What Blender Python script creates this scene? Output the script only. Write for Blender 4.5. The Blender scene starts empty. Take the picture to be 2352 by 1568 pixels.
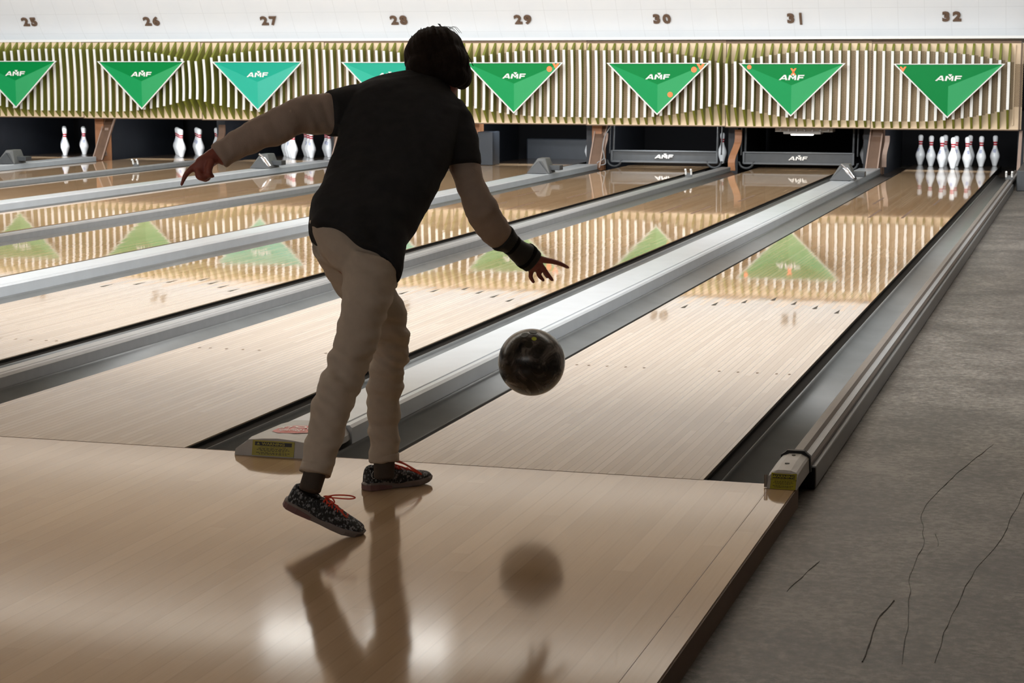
import bpy, bmesh, math, random
from mathutils import Vector, Matrix, noise, Euler
from math import sin, cos, pi, radians, sqrt, floor
random.seed(7)
C = bpy.context.scene.collection
SC = bpy.context.scene

# ------------------------------------------------------------------ camera, world, light, exposure
CAM = Vector((1.6618, -5.8426, 1.2942))
YAW, PIT, ROL, FPX = 0.29231, 0.14372, -0.0006, 4441.19
fw = Vector((-sin(YAW)*cos(PIT), cos(YAW)*cos(PIT), -sin(PIT)))
rt = Vector((cos(YAW), sin(YAW), 0)); up = rt.cross(fw)
r2 = rt*cos(ROL)+up*sin(ROL); u2 = up*cos(ROL)-rt*sin(ROL)
cd = bpy.data.cameras.new('camera'); cam = bpy.data.objects.new('camera', cd); C.objects.link(cam)
m = Matrix((( r2.x, u2.x, -fw.x, CAM.x), (r2.y, u2.y, -fw.y, CAM.y), (r2.z, u2.z, -fw.z, CAM.z), (0,0,0,1)))
cam.matrix_world = m
cd.sensor_width = 36; cd.lens = FPX*36/2352; cd.clip_end = 100; cd.clip_start = 0.1
SC.camera = cam
cd.dof.use_dof = True; cd.dof.focus_distance = 6.0; cd.dof.aperture_fstop = 20
w = bpy.data.worlds.new('world'); SC.world = w; w.use_nodes = True
w.node_tree.nodes['Background'].inputs[0].default_value = (0.6,0.7,0.85,1)
w.node_tree.nodes['Background'].inputs[1].default_value = 0.05
SC.view_settings.view_transform = 'Standard'; SC.view_settings.look = 'None'
SC.view_settings.exposure = 0.0; SC.view_settings.gamma = 1; SC.view_settings.use_curve_mapping = False

def area(name, loc, target, sx, sy, power, col=(1,1,1), spread=pi):
    l = bpy.data.lights.new(name, 'AREA'); l.shape = 'RECTANGLE'; l.size = sx; l.size_y = sy
    l.energy = power; l.color = col; l.spread = spread
    o = bpy.data.objects.new(name, l); C.objects.link(o); o.location = loc
    d = Vector(target)-Vector(loc); o.rotation_euler = d.to_track_quat('-Z','Y').to_euler()
    return o
# trough of fluorescent tubes over the lanes, aimed at the pinsetter mask and the coved wall above it
area('trough_light', (-6.2, 12.9, 3.15), (-6.2, 17.3, 1.2), 18, 0.25, 158, (0.90,0.97,1.0))
area('added_uplight', (-5.5, 12.3, 2.9), (-5.5, 11.6, 4), 17, 0.3, 48, (1.0,0.90,0.78))  # added uplight, no real fixture: brightens the ceiling mirrored in the approach
# the seating hall behind the bowler is only dimly lit
area('hall_light', (-3.5, -7.5, 3.2), (-3.5, -2.5, 0), 9, 1.0, 95, (1.0,0.96,0.92))
area('lane_fill', (-5.5, 2.0, 3.15), (-5.5, 12.5, 0), 15, 0.4, 720, (0.95,0.98,1.0))  # added fill for lanes and masks, faced so the floor never mirrors it
area('lane_fill', (-5.5, 8.0, 3.15), (-5.5, 15.0, 0), 16, 0.4, 470, (0.95,0.98,1.0))  # second added fill, brightens the far half of the lanes

# ------------------------------------------------------------------ materials
def _n(nt, t, **kw):
    n = nt.nodes.new(t)
    for k, v in kw.items(): setattr(n, k, v)
    return n
def lk(nt, a, b): nt.links.new(a, b)
def mth(nt, op, a, b=None, c=None):
    n = nt.nodes.new('ShaderNodeMath'); n.operation = op
    for i, x in enumerate((a, b, c)):
        if x is None: continue
        if isinstance(x, (int, float)): n.inputs[i].default_value = x
        else: nt.links.new(x, n.inputs[i])
    return n.outputs[0]
def mix(nt, f, a, b, blend='MIX'):
    n = nt.nodes.new('ShaderNodeMix'); n.data_type = 'RGBA'; n.blend_type = blend
    for s, x in ((n.inputs[0], f), (n.inputs[6], a), (n.inputs[7], b)):
        if isinstance(x, (int, float)): s.default_value = x
        elif isinstance(x, tuple): s.default_value = (*x[:3], 1)
        else: nt.links.new(x, s)
    return n.outputs[2]
def noise_t(nt, vec, scale, detail=3, rough=0.5, dist=0):
    n = nt.nodes.new('ShaderNodeTexNoise'); n.inputs['Scale'].default_value = scale
    n.inputs['Detail'].default_value = detail; n.inputs['Roughness'].default_value = rough
    n.inputs['Distortion'].default_value = dist
    nt.links.new(vec, n.inputs['Vector']); return n.outputs[0]
def mapv(nt, vec, sc, loc=(0,0,0)):
    n = nt.nodes.new('ShaderNodeMapping'); n.inputs['Scale'].default_value = sc; n.inputs['Location'].default_value = loc
    nt.links.new(vec, n.inputs['Vector']); return n.outputs[0]
def ramp(nt, f, stops):
    n = nt.nodes.new('ShaderNodeValToRGB'); e = n.color_ramp.elements
    while len(e) > 1: e.remove(e[-1])
    e[0].position = stops[0][0]; e[0].color = (*stops[0][1], 1)
    for p, c in stops[1:]:
        x = e.new(p); x.color = (*c, 1)
    nt.links.new(f, n.inputs[0]); return n.outputs[0]
def base(name, col=(.5,.5,.5), rough=.5, metal=0.0, spec=.5):
    m = bpy.data.materials.new(name); m.use_nodes = True; nt = m.node_tree
    b = nt.nodes['Principled BSDF']; b.inputs['Base Color'].default_value = (*col, 1)
    b.inputs['Roughness'].default_value = rough; b.inputs['Metallic'].default_value = metal
    b.inputs['Specular IOR Level'].default_value = spec
    return m, nt, b
def setin(nt, b, name, v): nt.links.new(v, b.inputs[name])
def plain(name, col, rough=.5, metal=0.0, var=.12, scale=12, spec=.5, bump=0, emit=0, coat=0):
    m, nt, b = base(name, col, rough, metal, spec)
    tc = _n(nt, 'ShaderNodeTexCoord')
    f = noise_t(nt, tc.outputs['Object'], scale, 4)
    d = tuple(c*(1-var) for c in col); l = tuple(min(1, c*(1+var)) for c in col)
    setin(nt, b, 'Base Color', mix(nt, f, d, l))
    if bump:
        bp = _n(nt, 'ShaderNodeBump'); bp.inputs['Strength'].default_value = bump; bp.inputs['Distance'].default_value = .004
        lk(nt, noise_t(nt, tc.outputs['Object'], scale*6, 3), bp.inputs['Height']); setin(nt, b, 'Normal', bp.outputs[0])
    if emit:
        b.inputs['Emission Color'].default_value = (*col, 1); b.inputs['Emission Strength'].default_value = emit
    if coat: b.inputs['Coat Weight'].default_value = coat
    return m

def board_mat(name, tones, bw=.027, seg=1.6, rough=.09, far=None, seam=.35, spec=.5, wob=.0015, scuff=False, axis_y0=4.75):
    m, nt, b = base(name, tones[0], rough, 0, spec)
    geo = _n(nt, 'ShaderNodeNewGeometry'); sp = _n(nt, 'ShaderNodeSeparateXYZ'); lk(nt, geo.outputs['Position'], sp.inputs[0])
    X, Y = sp.outputs[0], sp.outputs[1]
    q = mth(nt, 'DIVIDE', X, bw); idx = mth(nt, 'FLOOR', q); fr = mth(nt, 'FRACT', q)
    wn = _n(nt, 'ShaderNodeTexWhiteNoise', noise_dimensions='1D'); lk(nt, idx, wn.inputs['W'])
    ys = mth(nt, 'FLOOR', mth(nt, 'DIVIDE', mth(nt, 'ADD', Y, mth(nt, 'MULTIPLY', wn.outputs[0], 7.3)), seg))
    cb = _n(nt, 'ShaderNodeCombineXYZ'); lk(nt, idx, cb.inputs[0]); lk(nt, ys, cb.inputs[1])
    w2 = _n(nt, 'ShaderNodeTexWhiteNoise', noise_dimensions='2D'); lk(nt, cb.outputs[0], w2.inputs['Vector'])
    v = w2.outputs[0]
    grain = noise_t(nt, mapv(nt, geo.outputs['Position'], (160, 5, 1)), 1.0, 4, .6)
    big = noise_t(nt, mapv(nt, geo.outputs['Position'], (1.2, .5, 1)), 1.0, 2)
    vv = mth(nt, 'ADD', mth(nt, 'MULTIPLY', v, .5), mth(nt, 'ADD', mth(nt, 'MULTIPLY', grain, .35), mth(nt, 'MULTIPLY', big, .3)))
    col = ramp(nt, vv, [(0.15, tones[0]), (.55, tones[1]), (.95, tones[2])])
    if far:
        colf = ramp(nt, vv, [(0.15, far[0]), (.55, far[1]), (.95, far[2])])
        yj = mth(nt, 'ADD', Y, mth(nt, 'MULTIPLY', wn.outputs[0], .5))
        col = mix(nt, mth(nt, 'GREATER_THAN', yj, axis_y0), col, colf)
    edge = mth(nt, 'LESS_THAN', mth(nt, 'ABSOLUTE', mth(nt, 'SUBTRACT', fr, .5)), .5-.045)
    sf = mth(nt, 'MULTIPLY', mth(nt, 'SUBTRACT', 1.0, edge), seam)
    sf = mth(nt, 'MULTIPLY', sf, mth(nt, 'ADD', .25, v))
    col = mix(nt, sf, col, tuple(c*.35 for c in tones[0]))
    if scuff:
        s1 = noise_t(nt, mapv(nt, geo.outputs['Position'], (14, 2.2, 1)), 1.0, 6, .7, 1.5)
        sm = mth(nt, 'MULTIPLY', mth(nt, 'GREATER_THAN', s1, .69), .25)
        col = mix(nt, sm, col, tuple(c*.6 for c in tones[0]))
    setin(nt, b, 'Base Color', col)
    wv = noise_t(nt, mapv(nt, geo.outputs['Position'], (9, .8, 1)), 1.0, 2)
    hh = mth(nt, 'ADD', mth(nt, 'MULTIPLY', v, .25), wv)
    bp = _n(nt, 'ShaderNodeBump'); bp.inputs['Strength'].default_value = .35; bp.inputs['Distance'].default_value = wob
    lk(nt, hh, bp.inputs['Height']); setin(nt, b, 'Normal', bp.outputs[0])
    rr = mth(nt, 'ADD', rough, mth(nt, 'MULTIPLY', big, .025)); setin(nt, b, 'Roughness', rr)
    return m
M = {}
M['lane'] = board_mat('lane_maple', [(.50,.38,.27),(.60,.47,.34),(.68,.55,.42)], rough=.02,
                      far=[(.56,.35,.19),(.68,.46,.27),(.77,.56,.36)], seam=.7, wob=.0009)
M['approach'] = board_mat('approach_maple', [(.38,.25,.145),(.45,.31,.185),(.53,.38,.24)], bw=.057, seg=2.6, rough=.085, seam=.13, scuff=True, wob=.0006)
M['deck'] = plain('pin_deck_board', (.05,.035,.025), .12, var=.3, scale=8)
M['black'] = plain('black_rubber', (.008,.008,.008), .55)
M['void'] = plain('black_curtain', (.004,.004,.006), .9)
M['edge'] = plain('dark_lane_edge', (.008,.007,.006), .85, var=.4, scale=20, spec=.15)
M['gutter'] = plain('grey_gutter_plastic', (.165,.175,.178), .33, var=.18, scale=5, bump=.03)
M['cover'] = plain('pale_grey_cover', (.60,.645,.69), .28, var=.1, scale=7, bump=.03)
M['capgrey'] = plain('worn_grey_cap', (.33,.34,.35), .35, var=.15, scale=14)
M['taupe'] = plain('taupe_cap', (.20,.175,.155), .45, var=.12, scale=10)
M['nose'] = plain('pale_grey_nose', (.42,.41,.39), .35, var=.1, scale=10)
M['darkgrey'] = plain('dark_grey_metal', (.055,.06,.065), .4, var=.2, scale=14)
M['hood'] = plain('grey_painted_metal', (.12,.125,.125), .45, var=.15, scale=20)
M['chrome'] = plain('chrome', (.7,.7,.72), .15, metal=1, var=.1)
M['white'] = plain('white_paint', (.85,.85,.83), .5, var=.02)
M['number'] = plain('bronze_brown_number', (.13,.075,.045), .5, var=.2, scale=30)
M['yellow'] = plain('yellow_sticker', (.36,.32,.015), .4, var=.12, scale=40)
M['ink'] = plain('black_ink', (.02,.018,.01), .5)
M['red'] = plain('red_sticker', (.65,.10,.08), .35, var=.2, scale=60)
M['orange'] = plain('orange_lamp', (1.0,.16,.03), .4, emit=.55, var=0)
M['glow'] = plain('lamp_tube', (1,.97,.9), .4, emit=9, var=0)
M['diffuser'] = plain('light_diffuser', (1,.96,.88), .4, emit=2.2, var=0)
M['pitside'] = plain('near_black_board', (.011,.013,.018), .5, var=.3, scale=8)
M['flange'] = plain('grey_flange', (.11,.12,.13), .4, var=.15, scale=8)
M['wood1'] = plain('brown_wood', (.16,.09,.055), .55, var=.35, scale=9)
M['wood2'] = plain('orange_brown_wood', (.42,.19,.09), .55, var=.3, scale=7)
M['wood3'] = plain('pale_worn_wood', (.42,.30,.24), .6, var=.2, scale=8)
M['slate'] = plain('slate_grey_board', (.03,.036,.046), .5, var=.2, scale=8)
M['cream'] = plain('cream_panel', (.85,.66,.45), .6, var=.14, scale=6)
M['fin'] = plain('olive_fin_side', (.21,.225,.028), .5, var=.15, scale=5)
M['finfront'] = plain('white_fin_front', (.88,.88,.85), .5, var=.02)
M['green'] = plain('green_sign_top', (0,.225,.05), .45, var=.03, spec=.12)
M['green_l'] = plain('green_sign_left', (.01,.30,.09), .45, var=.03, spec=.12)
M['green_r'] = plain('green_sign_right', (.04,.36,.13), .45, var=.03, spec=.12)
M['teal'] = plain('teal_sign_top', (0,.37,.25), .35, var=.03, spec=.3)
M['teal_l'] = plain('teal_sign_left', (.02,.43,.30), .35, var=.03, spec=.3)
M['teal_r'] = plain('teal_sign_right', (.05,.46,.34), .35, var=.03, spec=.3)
M['brownedge'] = plain('brown_edge', (.16,.10,.06), .6)
M['shirt'] = plain('charcoal_jersey', (.033,.034,.037), .9, var=.25, scale=30, spec=.15, bump=.2)
M['under'] = plain('taupe_cotton', (.42,.345,.30), .9, var=.1, scale=40, spec=.15, bump=.2)
M['pants'] = plain('khaki_twill', (.52,.46,.39), .88, var=.08, scale=60, spec=.15, bump=.15)
M['sock'] = plain('grey_brown_sock', (.07,.055,.045), .95, var=.2, scale=60)
M['skin'] = plain('skin', (.30,.085,.065), .5, var=.15, scale=30)
M['hair'] = plain('dark_brown_hair', (.018,.012,.009), .75, var=.4, scale=60, spec=.12, bump=.5)
M['brace'] = plain('black_neoprene', (.016,.017,.016), .6, var=.3, scale=30, bump=.2)
M['lace'] = plain('orange_red_lace', (.75,.07,.03), .6, var=.15, scale=50)
M['sole'] = plain('grey_rubber_sole', (.22,.19,.18), .6, var=.2, scale=20)
M['solepink'] = plain('mauve_heel_rubber', (.20,.11,.11), .6, var=.2, scale=20)
M['eyew'] = plain('eye_white', (.35,.32,.30), .3)

def mat_perf():
    m, nt, b = base('perforated_tan_board', (.42,.28,.15), .6)
    geo = _n(nt, 'ShaderNodeNewGeometry'); sp = _n(nt, 'ShaderNodeSeparateXYZ'); lk(nt, geo.outputs['Position'], sp.inputs[0])
    p = .0135
    row = mth(nt, 'FLOOR', mth(nt, 'DIVIDE', sp.outputs[2], p))
    off = mth(nt, 'MULTIPLY', mth(nt, 'MODULO', row, 2.0), p*.5)
    fx = mth(nt, 'SUBTRACT', mth(nt, 'FRACT', mth(nt, 'DIVIDE', mth(nt, 'ADD', mth(nt, 'ADD', sp.outputs[0], 40), off), p)), .5)
    fz = mth(nt, 'SUBTRACT', mth(nt, 'FRACT', mth(nt, 'DIVIDE', sp.outputs[2], p)), .5)
    d = mth(nt, 'SQRT', mth(nt, 'ADD', mth(nt, 'MULTIPLY', fx, fx), mth(nt, 'MULTIPLY', fz, fz)))
    hole = mth(nt, 'LESS_THAN', d, .30)
    setin(nt, b, 'Base Color', mix(nt, hole, (.60,.43,.26), (.07,.05,.03)))
    return m
M['perf'] = mat_perf()

def mat_wall():
    m, nt, b = base('white_cove_tile', (.80,.80,.79), .75)
    tc = _n(nt, 'ShaderNodeTexCoord'); uv = _n(nt, 'ShaderNodeSeparateXYZ'); lk(nt, tc.outputs['UV'], uv.inputs[0])
    fx = mth(nt, 'ABSOLUTE', mth(nt, 'SUBTRACT', mth(nt, 'FRACT', mth(nt, 'DIVIDE', uv.outputs[0], .305)), .5))
    fy = mth(nt, 'ABSOLUTE', mth(nt, 'SUBTRACT', mth(nt, 'FRACT', mth(nt, 'DIVIDE', uv.outputs[1], .305)), .5))
    ln = mth(nt, 'GREATER_THAN', mth(nt, 'MAXIMUM', fx, fy), .4925)
    ns = noise_t(nt, tc.outputs['UV'], 3, 3)
    f = mth(nt, 'MULTIPLY', ln, mth(nt, 'MULTIPLY', ns, .5))
    col = mix(nt, ns, (.74,.76,.79), (.81,.82,.83))
    setin(nt, b, 'Base Color', mix(nt, f, col, (.35,.35,.35)))
    return m
M['wall'] = mat_wall()
M['ceil'] = plain('ceiling_tile', (.72,.66,.58), .85, var=.05, scale=1)
M['dimwall'] = plain('dim_wall', (.30,.25,.21), .85, var=.1, scale=1)

def mat_tile():
    m, nt, b = base('worn_vinyl_floor', (.16,.14,.12), .42)
    geo = _n(nt, 'ShaderNodeNewGeometry'); P_ = geo.outputs['Position']
    sp = _n(nt, 'ShaderNodeSeparateXYZ'); lk(nt, P_, sp.inputs[0])
    n1 = noise_t(nt, P_, 2.2, 6, .65); n2 = noise_t(nt, P_, 40, 6, .75); n3 = noise_t(nt, mapv(nt, P_, (24, 60, 1)), 1.0, 3, .6, .4)
    v = mth(nt, 'ADD', mth(nt, 'MULTIPLY', n1, .42), mth(nt, 'MULTIPLY', n2, .58))
    col = ramp(nt, v, [(.41, (.038,.034,.029)), (.5, (.108,.098,.085)), (.59, (.235,.217,.192))])
    gouge = mth(nt, 'GREATER_THAN', n3, .61); col = mix(nt, mth(nt, 'MULTIPLY', gouge, .75), col, (.045,.036,.03))
    # straight tile joints across and along
    jy = mth(nt, 'ABSOLUTE', mth(nt, 'SUBTRACT', mth(nt, 'FRACT', mth(nt, 'DIVIDE', mth(nt, 'ADD', sp.outputs[1], 21.02), 2.53)), .5))
    jx = mth(nt, 'ABSOLUTE', mth(nt, 'SUBTRACT', mth(nt, 'FRACT', mth(nt, 'DIVIDE', mth(nt, 'ADD', sp.outputs[0], 10.1), .915)), .5))
    jm = mth(nt, 'MAXIMUM', mth(nt, 'GREATER_THAN', jy, .4985), mth(nt, 'MULTIPLY', mth(nt, 'GREATER_THAN', jx, .4975), .35))
    col = mix(nt, mth(nt, 'MULTIPLY', jm, .6), col, (.04,.034,.03))
    setin(nt, b, 'Base Color', col)
    bp = _n(nt, 'ShaderNodeBump'); bp.inputs['Strength'].default_value = .35; bp.inputs['Distance'].default_value = .004
    lk(nt, mth(nt, 'SUBTRACT', v, mth(nt, 'MULTIPLY', gouge, .4)), bp.inputs['Height']); setin(nt, b, 'Normal', bp.outputs[0])
    return m
M['tile'] = mat_tile()

def mat_pin():
    m, nt, b = base('white_pin_with_red_stripes', (.82,.83,.84), .28)
    tc = _n(nt, 'ShaderNodeTexCoord'); O = tc.outputs['Object']
    sp = _n(nt, 'ShaderNodeSeparateXYZ'); lk(nt, O, sp.inputs[0]); z = sp.outputs[2]; x = sp.outputs[0]; y = sp.outputs[1]
    s1 = mth(nt, 'LESS_THAN', mth(nt, 'ABSOLUTE', mth(nt, 'SUBTRACT', z, .293)), .009)
    s2 = mth(nt, 'LESS_THAN', mth(nt, 'ABSOLUTE', mth(nt, 'SUBTRACT', z, .266)), .009)
    col = mix(nt, mth(nt, 'MAXIMUM', s1, s2), (.82,.83,.84), (.42,.01,.02))
    # small blue crown-like mark on one side of the belly
    win = mth(nt, 'MULTIPLY', mth(nt, 'LESS_THAN', mth(nt, 'ABSOLUTE', mth(nt, 'SUBTRACT', z, .19)), .021), mth(nt, 'LESS_THAN', mth(nt, 'ABSOLUTE', x), .016))
    win = mth(nt, 'MULTIPLY', win, mth(nt, 'LESS_THAN', y, 0.0))
    pat = mth(nt, 'GREATER_THAN', mth(nt, 'SINE', mth(nt, 'ADD', mth(nt, 'MULTIPLY', x, 420), mth(nt, 'MULTIPLY', mth(nt, 'ABSOLUTE', mth(nt, 'SUBTRACT', z, .19)), 260))), -.1)
    col = mix(nt, mth(nt, 'MULTIPLY', win, mth(nt, 'MULTIPLY', pat, .85)), col, (.03,.07,.38))
    setin(nt, b, 'Base Color', col)
    return m
M['pin'] = mat_pin()

def mat_ball():
    m, nt, b = base('black_pearl_ball', (.01,.01,.01), .24)
    tc = _n(nt, 'ShaderNodeTexCoord')
    n = noise_t(nt, tc.outputs['Object'], 13, 4, .6, 1.2)
    setin(nt, b, 'Base Color', ramp(nt, n, [(.4, (.008,.008,.008)), (.52, (.045,.041,.037)), (.64, (.20,.18,.165))]))
    return m
M['ball'] = mat_ball()

def mat_shoe():
    m, nt, b = base('speckled_shoe_fabric', (.02,.02,.02), .75)
    tc = _n(nt, 'ShaderNodeTexCoord')
    v = _n(nt, 'ShaderNodeTexVoronoi'); v.inputs['Scale'].default_value = 170; lk(nt, mapv(nt, tc.outputs['Object'], (1.6,1,1)), v.inputs['Vector'])
    sp = _n(nt, 'ShaderNodeSeparateColor'); lk(nt, v.outputs['Color'], sp.inputs[0])
    setin(nt, b, 'Base Color', ramp(nt, sp.outputs[0], [(.0, (.012,.013,.014)), (.62, (.018,.02,.022)), (.72, (.09,.10,.11)), (.9, (.26,.27,.29))]))
    return m
M['shoe'] = mat_shoe()

# ------------------------------------------------------------------ helpers
def wloc(o):
    v = Vector((0,0,0))
    while o is not None: v += Vector(o.location); o = o.parent
    return v
def obj(name, verts, faces, mats, parent=None, smooth=False, midx=None, origin=None, bevel=0, uv=None):
    """verts are world coordinates; stored relative to parent / origin"""
    org = Vector(origin) if origin is not None else (wloc(parent) if parent else Vector((0,0,0)))
    me = bpy.data.meshes.new(name); me.from_pydata([tuple(Vector(v)-org) for v in verts], [], faces)
    if not isinstance(mats, (list, tuple)): mats = [mats]
    for k in mats: me.materials.append(M[k] if isinstance(k, str) else k)
    if midx: me.polygons.foreach_set('material_index', midx)
    if uv:
        ul = me.uv_layers.new(name='uv')
        for p in me.polygons:
            for li, vi in zip(p.loop_indices, p.vertices): ul.data[li].uv = uv[vi]
    if smooth: me.polygons.foreach_set('use_smooth', [True]*len(me.polygons))
    bm = bmesh.new(); bm.from_mesh(me); bmesh.ops.recalc_face_normals(bm, faces=bm.faces); bm.to_mesh(me); bm.free()
    me.update()
    o = bpy.data.objects.new(name, me); C.objects.link(o)
    if parent: o.parent = parent; o.location = org-wloc(parent)
    else: o.location = org
    if bevel:
        b = o.modifiers.new('bevel', 'BEVEL'); b.width = bevel; b.segments = 2; b.limit_method = 'ANGLE'
    return o
def tag(o, label, cat, group=None, kind=None):
    o['label'] = label; o['category'] = cat
    if group: o['group'] = group
    if kind: o['kind'] = kind
    return o
def thing(name, label, cat, loc=(0,0,0), group=None):
    o = bpy.data.objects.new(name, None); C.objects.link(o); o.location = loc; o.empty_display_size = .1
    return tag(o, label, cat, group)
def struct(o): o['kind'] = 'structure'; return o
class MB:
    def __init__(s): s.v = []; s.f = []; s.m = []
    def add(s, v, f, mi=0):
        n = len(s.v); s.v += [Vector(x) for x in v]; s.f += [[i+n for i in q] for q in f]; s.m += [mi]*len(f); return s
    def box(s, x0, x1, y0, y1, z0, z1, mi=0):
        v = [(x,y,z) for x in (x0,x1) for y in (y0,y1) for z in (z0,z1)]
        return s.add(v, [(0,1,3,2),(4,6,7,5),(0,4,5,1),(2,3,7,6),(0,2,6,4),(1,5,7,3)], mi)
    def prism(s, poly, d, mi=0):
        """poly: list of 3-D points (planar), extruded by vector d"""
        n = len(poly); v = [Vector(p) for p in poly]+[Vector(p)+Vector(d) for p in poly]
        f = [list(range(n))[::-1], list(range(n, 2*n))]+[(i, (i+1)%n, n+(i+1)%n, n+i) for i in range(n)]
        return s.add(v, f, mi)
    def profile_y(s, prof, y0, y1, mi=0, closed=True):
        """prof list of (x,z), extruded along y"""
        n = len(prof); v = [(x,y0,z) for x, z in prof]+[(x,y1,z) for x, z in prof]
        rng = n if closed else n-1
        f = [(i, (i+1)%n, n+(i+1)%n, n+i) for i in range(rng)]
        if closed: f += [list(range(n))[::-1], list(range(n, 2*n))]
        return s.add(v, f, mi)
    def tube(s, pts, r, n=10, mi=0):
        rs = r if isinstance(r, (list, tuple)) else [r]*len(pts)
        P = [Vector(p) for p in pts]; prev = None; base_i = len(s.v)
        for i, p in enumerate(P):
            t = (P[min(i+1, len(P)-1)]-P[max(i-1, 0)]).normalized()
            a = prev if prev is not None else (Vector((0,0,1)) if abs(t.z) < .9 else Vector((1,0,0)))
            a = (a-t*a.dot(t)).normalized(); b = t.cross(a); prev = a
            s.v += [p+(a*cos(2*pi*k/n)+b*sin(2*pi*k/n))*rs[i] for k in range(n)]
        for i in range(len(P)-1):
            for k in range(n):
                s.f.append([base_i+i*n+k, base_i+i*n+(k+1)%n, base_i+(i+1)*n+(k+1)%n, base_i+(i+1)*n+k]); s.m.append(mi)
        s.f.append([base_i+k for k in range(n)][::-1]); s.m.append(mi)
        s.f.append([base_i+(len(P)-1)*n+k for k in range(n)]); s.m.append(mi)
        return s
    def build(s, name, mats, parent=None, **kw):
        multi = isinstance(mats, (list, tuple))
        return obj(name, s.v, s.f, mats, parent, midx=s.m if multi else None, **kw)
def lathe(prof, c, n=24):
    v = []; f = []
    for r, z in prof: v += [(c[0]+r*cos(2*pi*k/n), c[1]+r*sin(2*pi*k/n), c[2]+z) for k in range(n)]
    for i in range(len(prof)-1):
        for k in range(n): f.append((i*n+k, i*n+(k+1)%n, (i+1)*n+(k+1)%n, (i+1)*n+k))
    f.append(list(range(n))[::-1]); f.append([(len(prof)-1)*n+k for k in range(n)])
    return v, f
def catmull(P, k=6):
    P = [Vector(p) for p in P]; out = []
    for i in range(len(P)-1):
        p0 = P[max(i-1,0)]; p1 = P[i]; p2 = P[i+1]; p3 = P[min(i+2, len(P)-1)]
        for j in range(k):
            t = j/k; out.append(.5*((2*p1)+(-p0+p2)*t+(2*p0-5*p1+4*p2-p3)*t*t+(-p0+3*p1-3*p2+p3)*t**3))
    out.append(P[-1]); return out
def text_geo(s, size, ox, oy, bold=0.0, sx=1.0, extrude=0.0, res=3):
    """returns verts (2-D in x,y, z = extrusion) and faces for a centred line of text"""
    cu = bpy.data.curves.new('t', 'FONT'); cu.body = s; cu.size = size; cu.offset = bold; cu.extrude = extrude
    cu.align_x = 'CENTER'; cu.align_y = 'CENTER'; cu.resolution_u = res
    o = bpy.data.objects.new('t', cu); C.objects.link(o); bpy.context.view_layer.update()
    me = bpy.data.meshes.new_from_object(o.evaluated_get(bpy.context.evaluated_depsgraph_get()))
    V = [(v.co.x*sx+ox, v.co.y+oy, v.co.z) for v in me.vertices]; F = [list(p.vertices) for p in me.polygons]
    bpy.data.objects.remove(o); bpy.data.curves.remove(cu); bpy.data.meshes.remove(me)
    return V, F
LOGO = [[(0,0),(.8,0),(2.8,2),(2.1,2)],[(2.15,2),(2.9,2),(3.45,0),(2.75,0)],[(1.2,.38),(3.2,.38),(3.12,.74),(1.55,.74)],
        [(3.75,0),(4.5,0),(4.95,1.9),(4.2,1.9)],[(4.3,1.9),(4.9,1.9),(5.75,.95),(5.75,.25)],[(5.75,.25),(5.75,.95),(6.5,1.9),(7.15,1.9)],[(6.55,1.75),(7.15,1.9),(7.0,0),(6.3,0)],
        [(5.05,2.55),(6.65,2.55),(5.85,1.5)],
        [(7.4,0),(8.15,0),(8.6,2),(7.85,2)],[(8.0,1.55),(10.3,1.55),(10.4,2),(8.1,2)],[(7.8,.72),(9.9,.72),(10.0,1.15),(7.9,1.15)]]
def logo(cx, y, cz, width, t, parent, name='lettering', mat='white'):
    k = width/10.4; mb = MB()
    for j, p in enumerate(LOGO):
        mb.prism([(cx+(a-5.2)*k, y-.0002*(j % 3), cz+(b-1.1)*k*1.02) for a, b in p], (0, t, 0))
    return mb.build(name, mat, parent)
# ------------------------------------------------------------------ layout numbers (metres; foul line y = 0, lane surface z = 0)
HW = .527; GW = .238
LC = {32: 0.0, 31: -1.785, 30: -3.44, 29: -5.225, 28: -6.88, 27: -8.665, 26: -10.32, 25: -12.105, 24: -13.76}
XL = -17.0; XR = .822
YD = 17.95; YE = 19.3; YM = 17.24
ORD = {32: 'rightmost', 31: 'second from right', 30: 'third from right', 29: 'fourth from right', 28: 'fifth from right', 27: 'sixth from right', 26: 'seventh from right', 25: 'eighth from right', 24: 'ninth from right'}

# ------------------------------------------------------------------ the room
mb = MB(); mb.box(XL-6, XR, -9, -.001, -.05, 0); struct(mb.build('floor', 'approach', bevel=0))
mb = MB(); mb.box(XR-.012, XR+.004, -9, -.001, -.068, -.004); struct(mb.build('trim_1', 'brownedge'))
mb = MB(); mb.box(XL-6, 4.2, -9, 20.2, -.16, -.068); struct(mb.build('floor', 'tile'))
# thin line of the joint between approach and lanes
struct(MB().box(XL, HW, -.0035, .0, -.02, .0006).build('trim_2', 'brownedge'))
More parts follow.
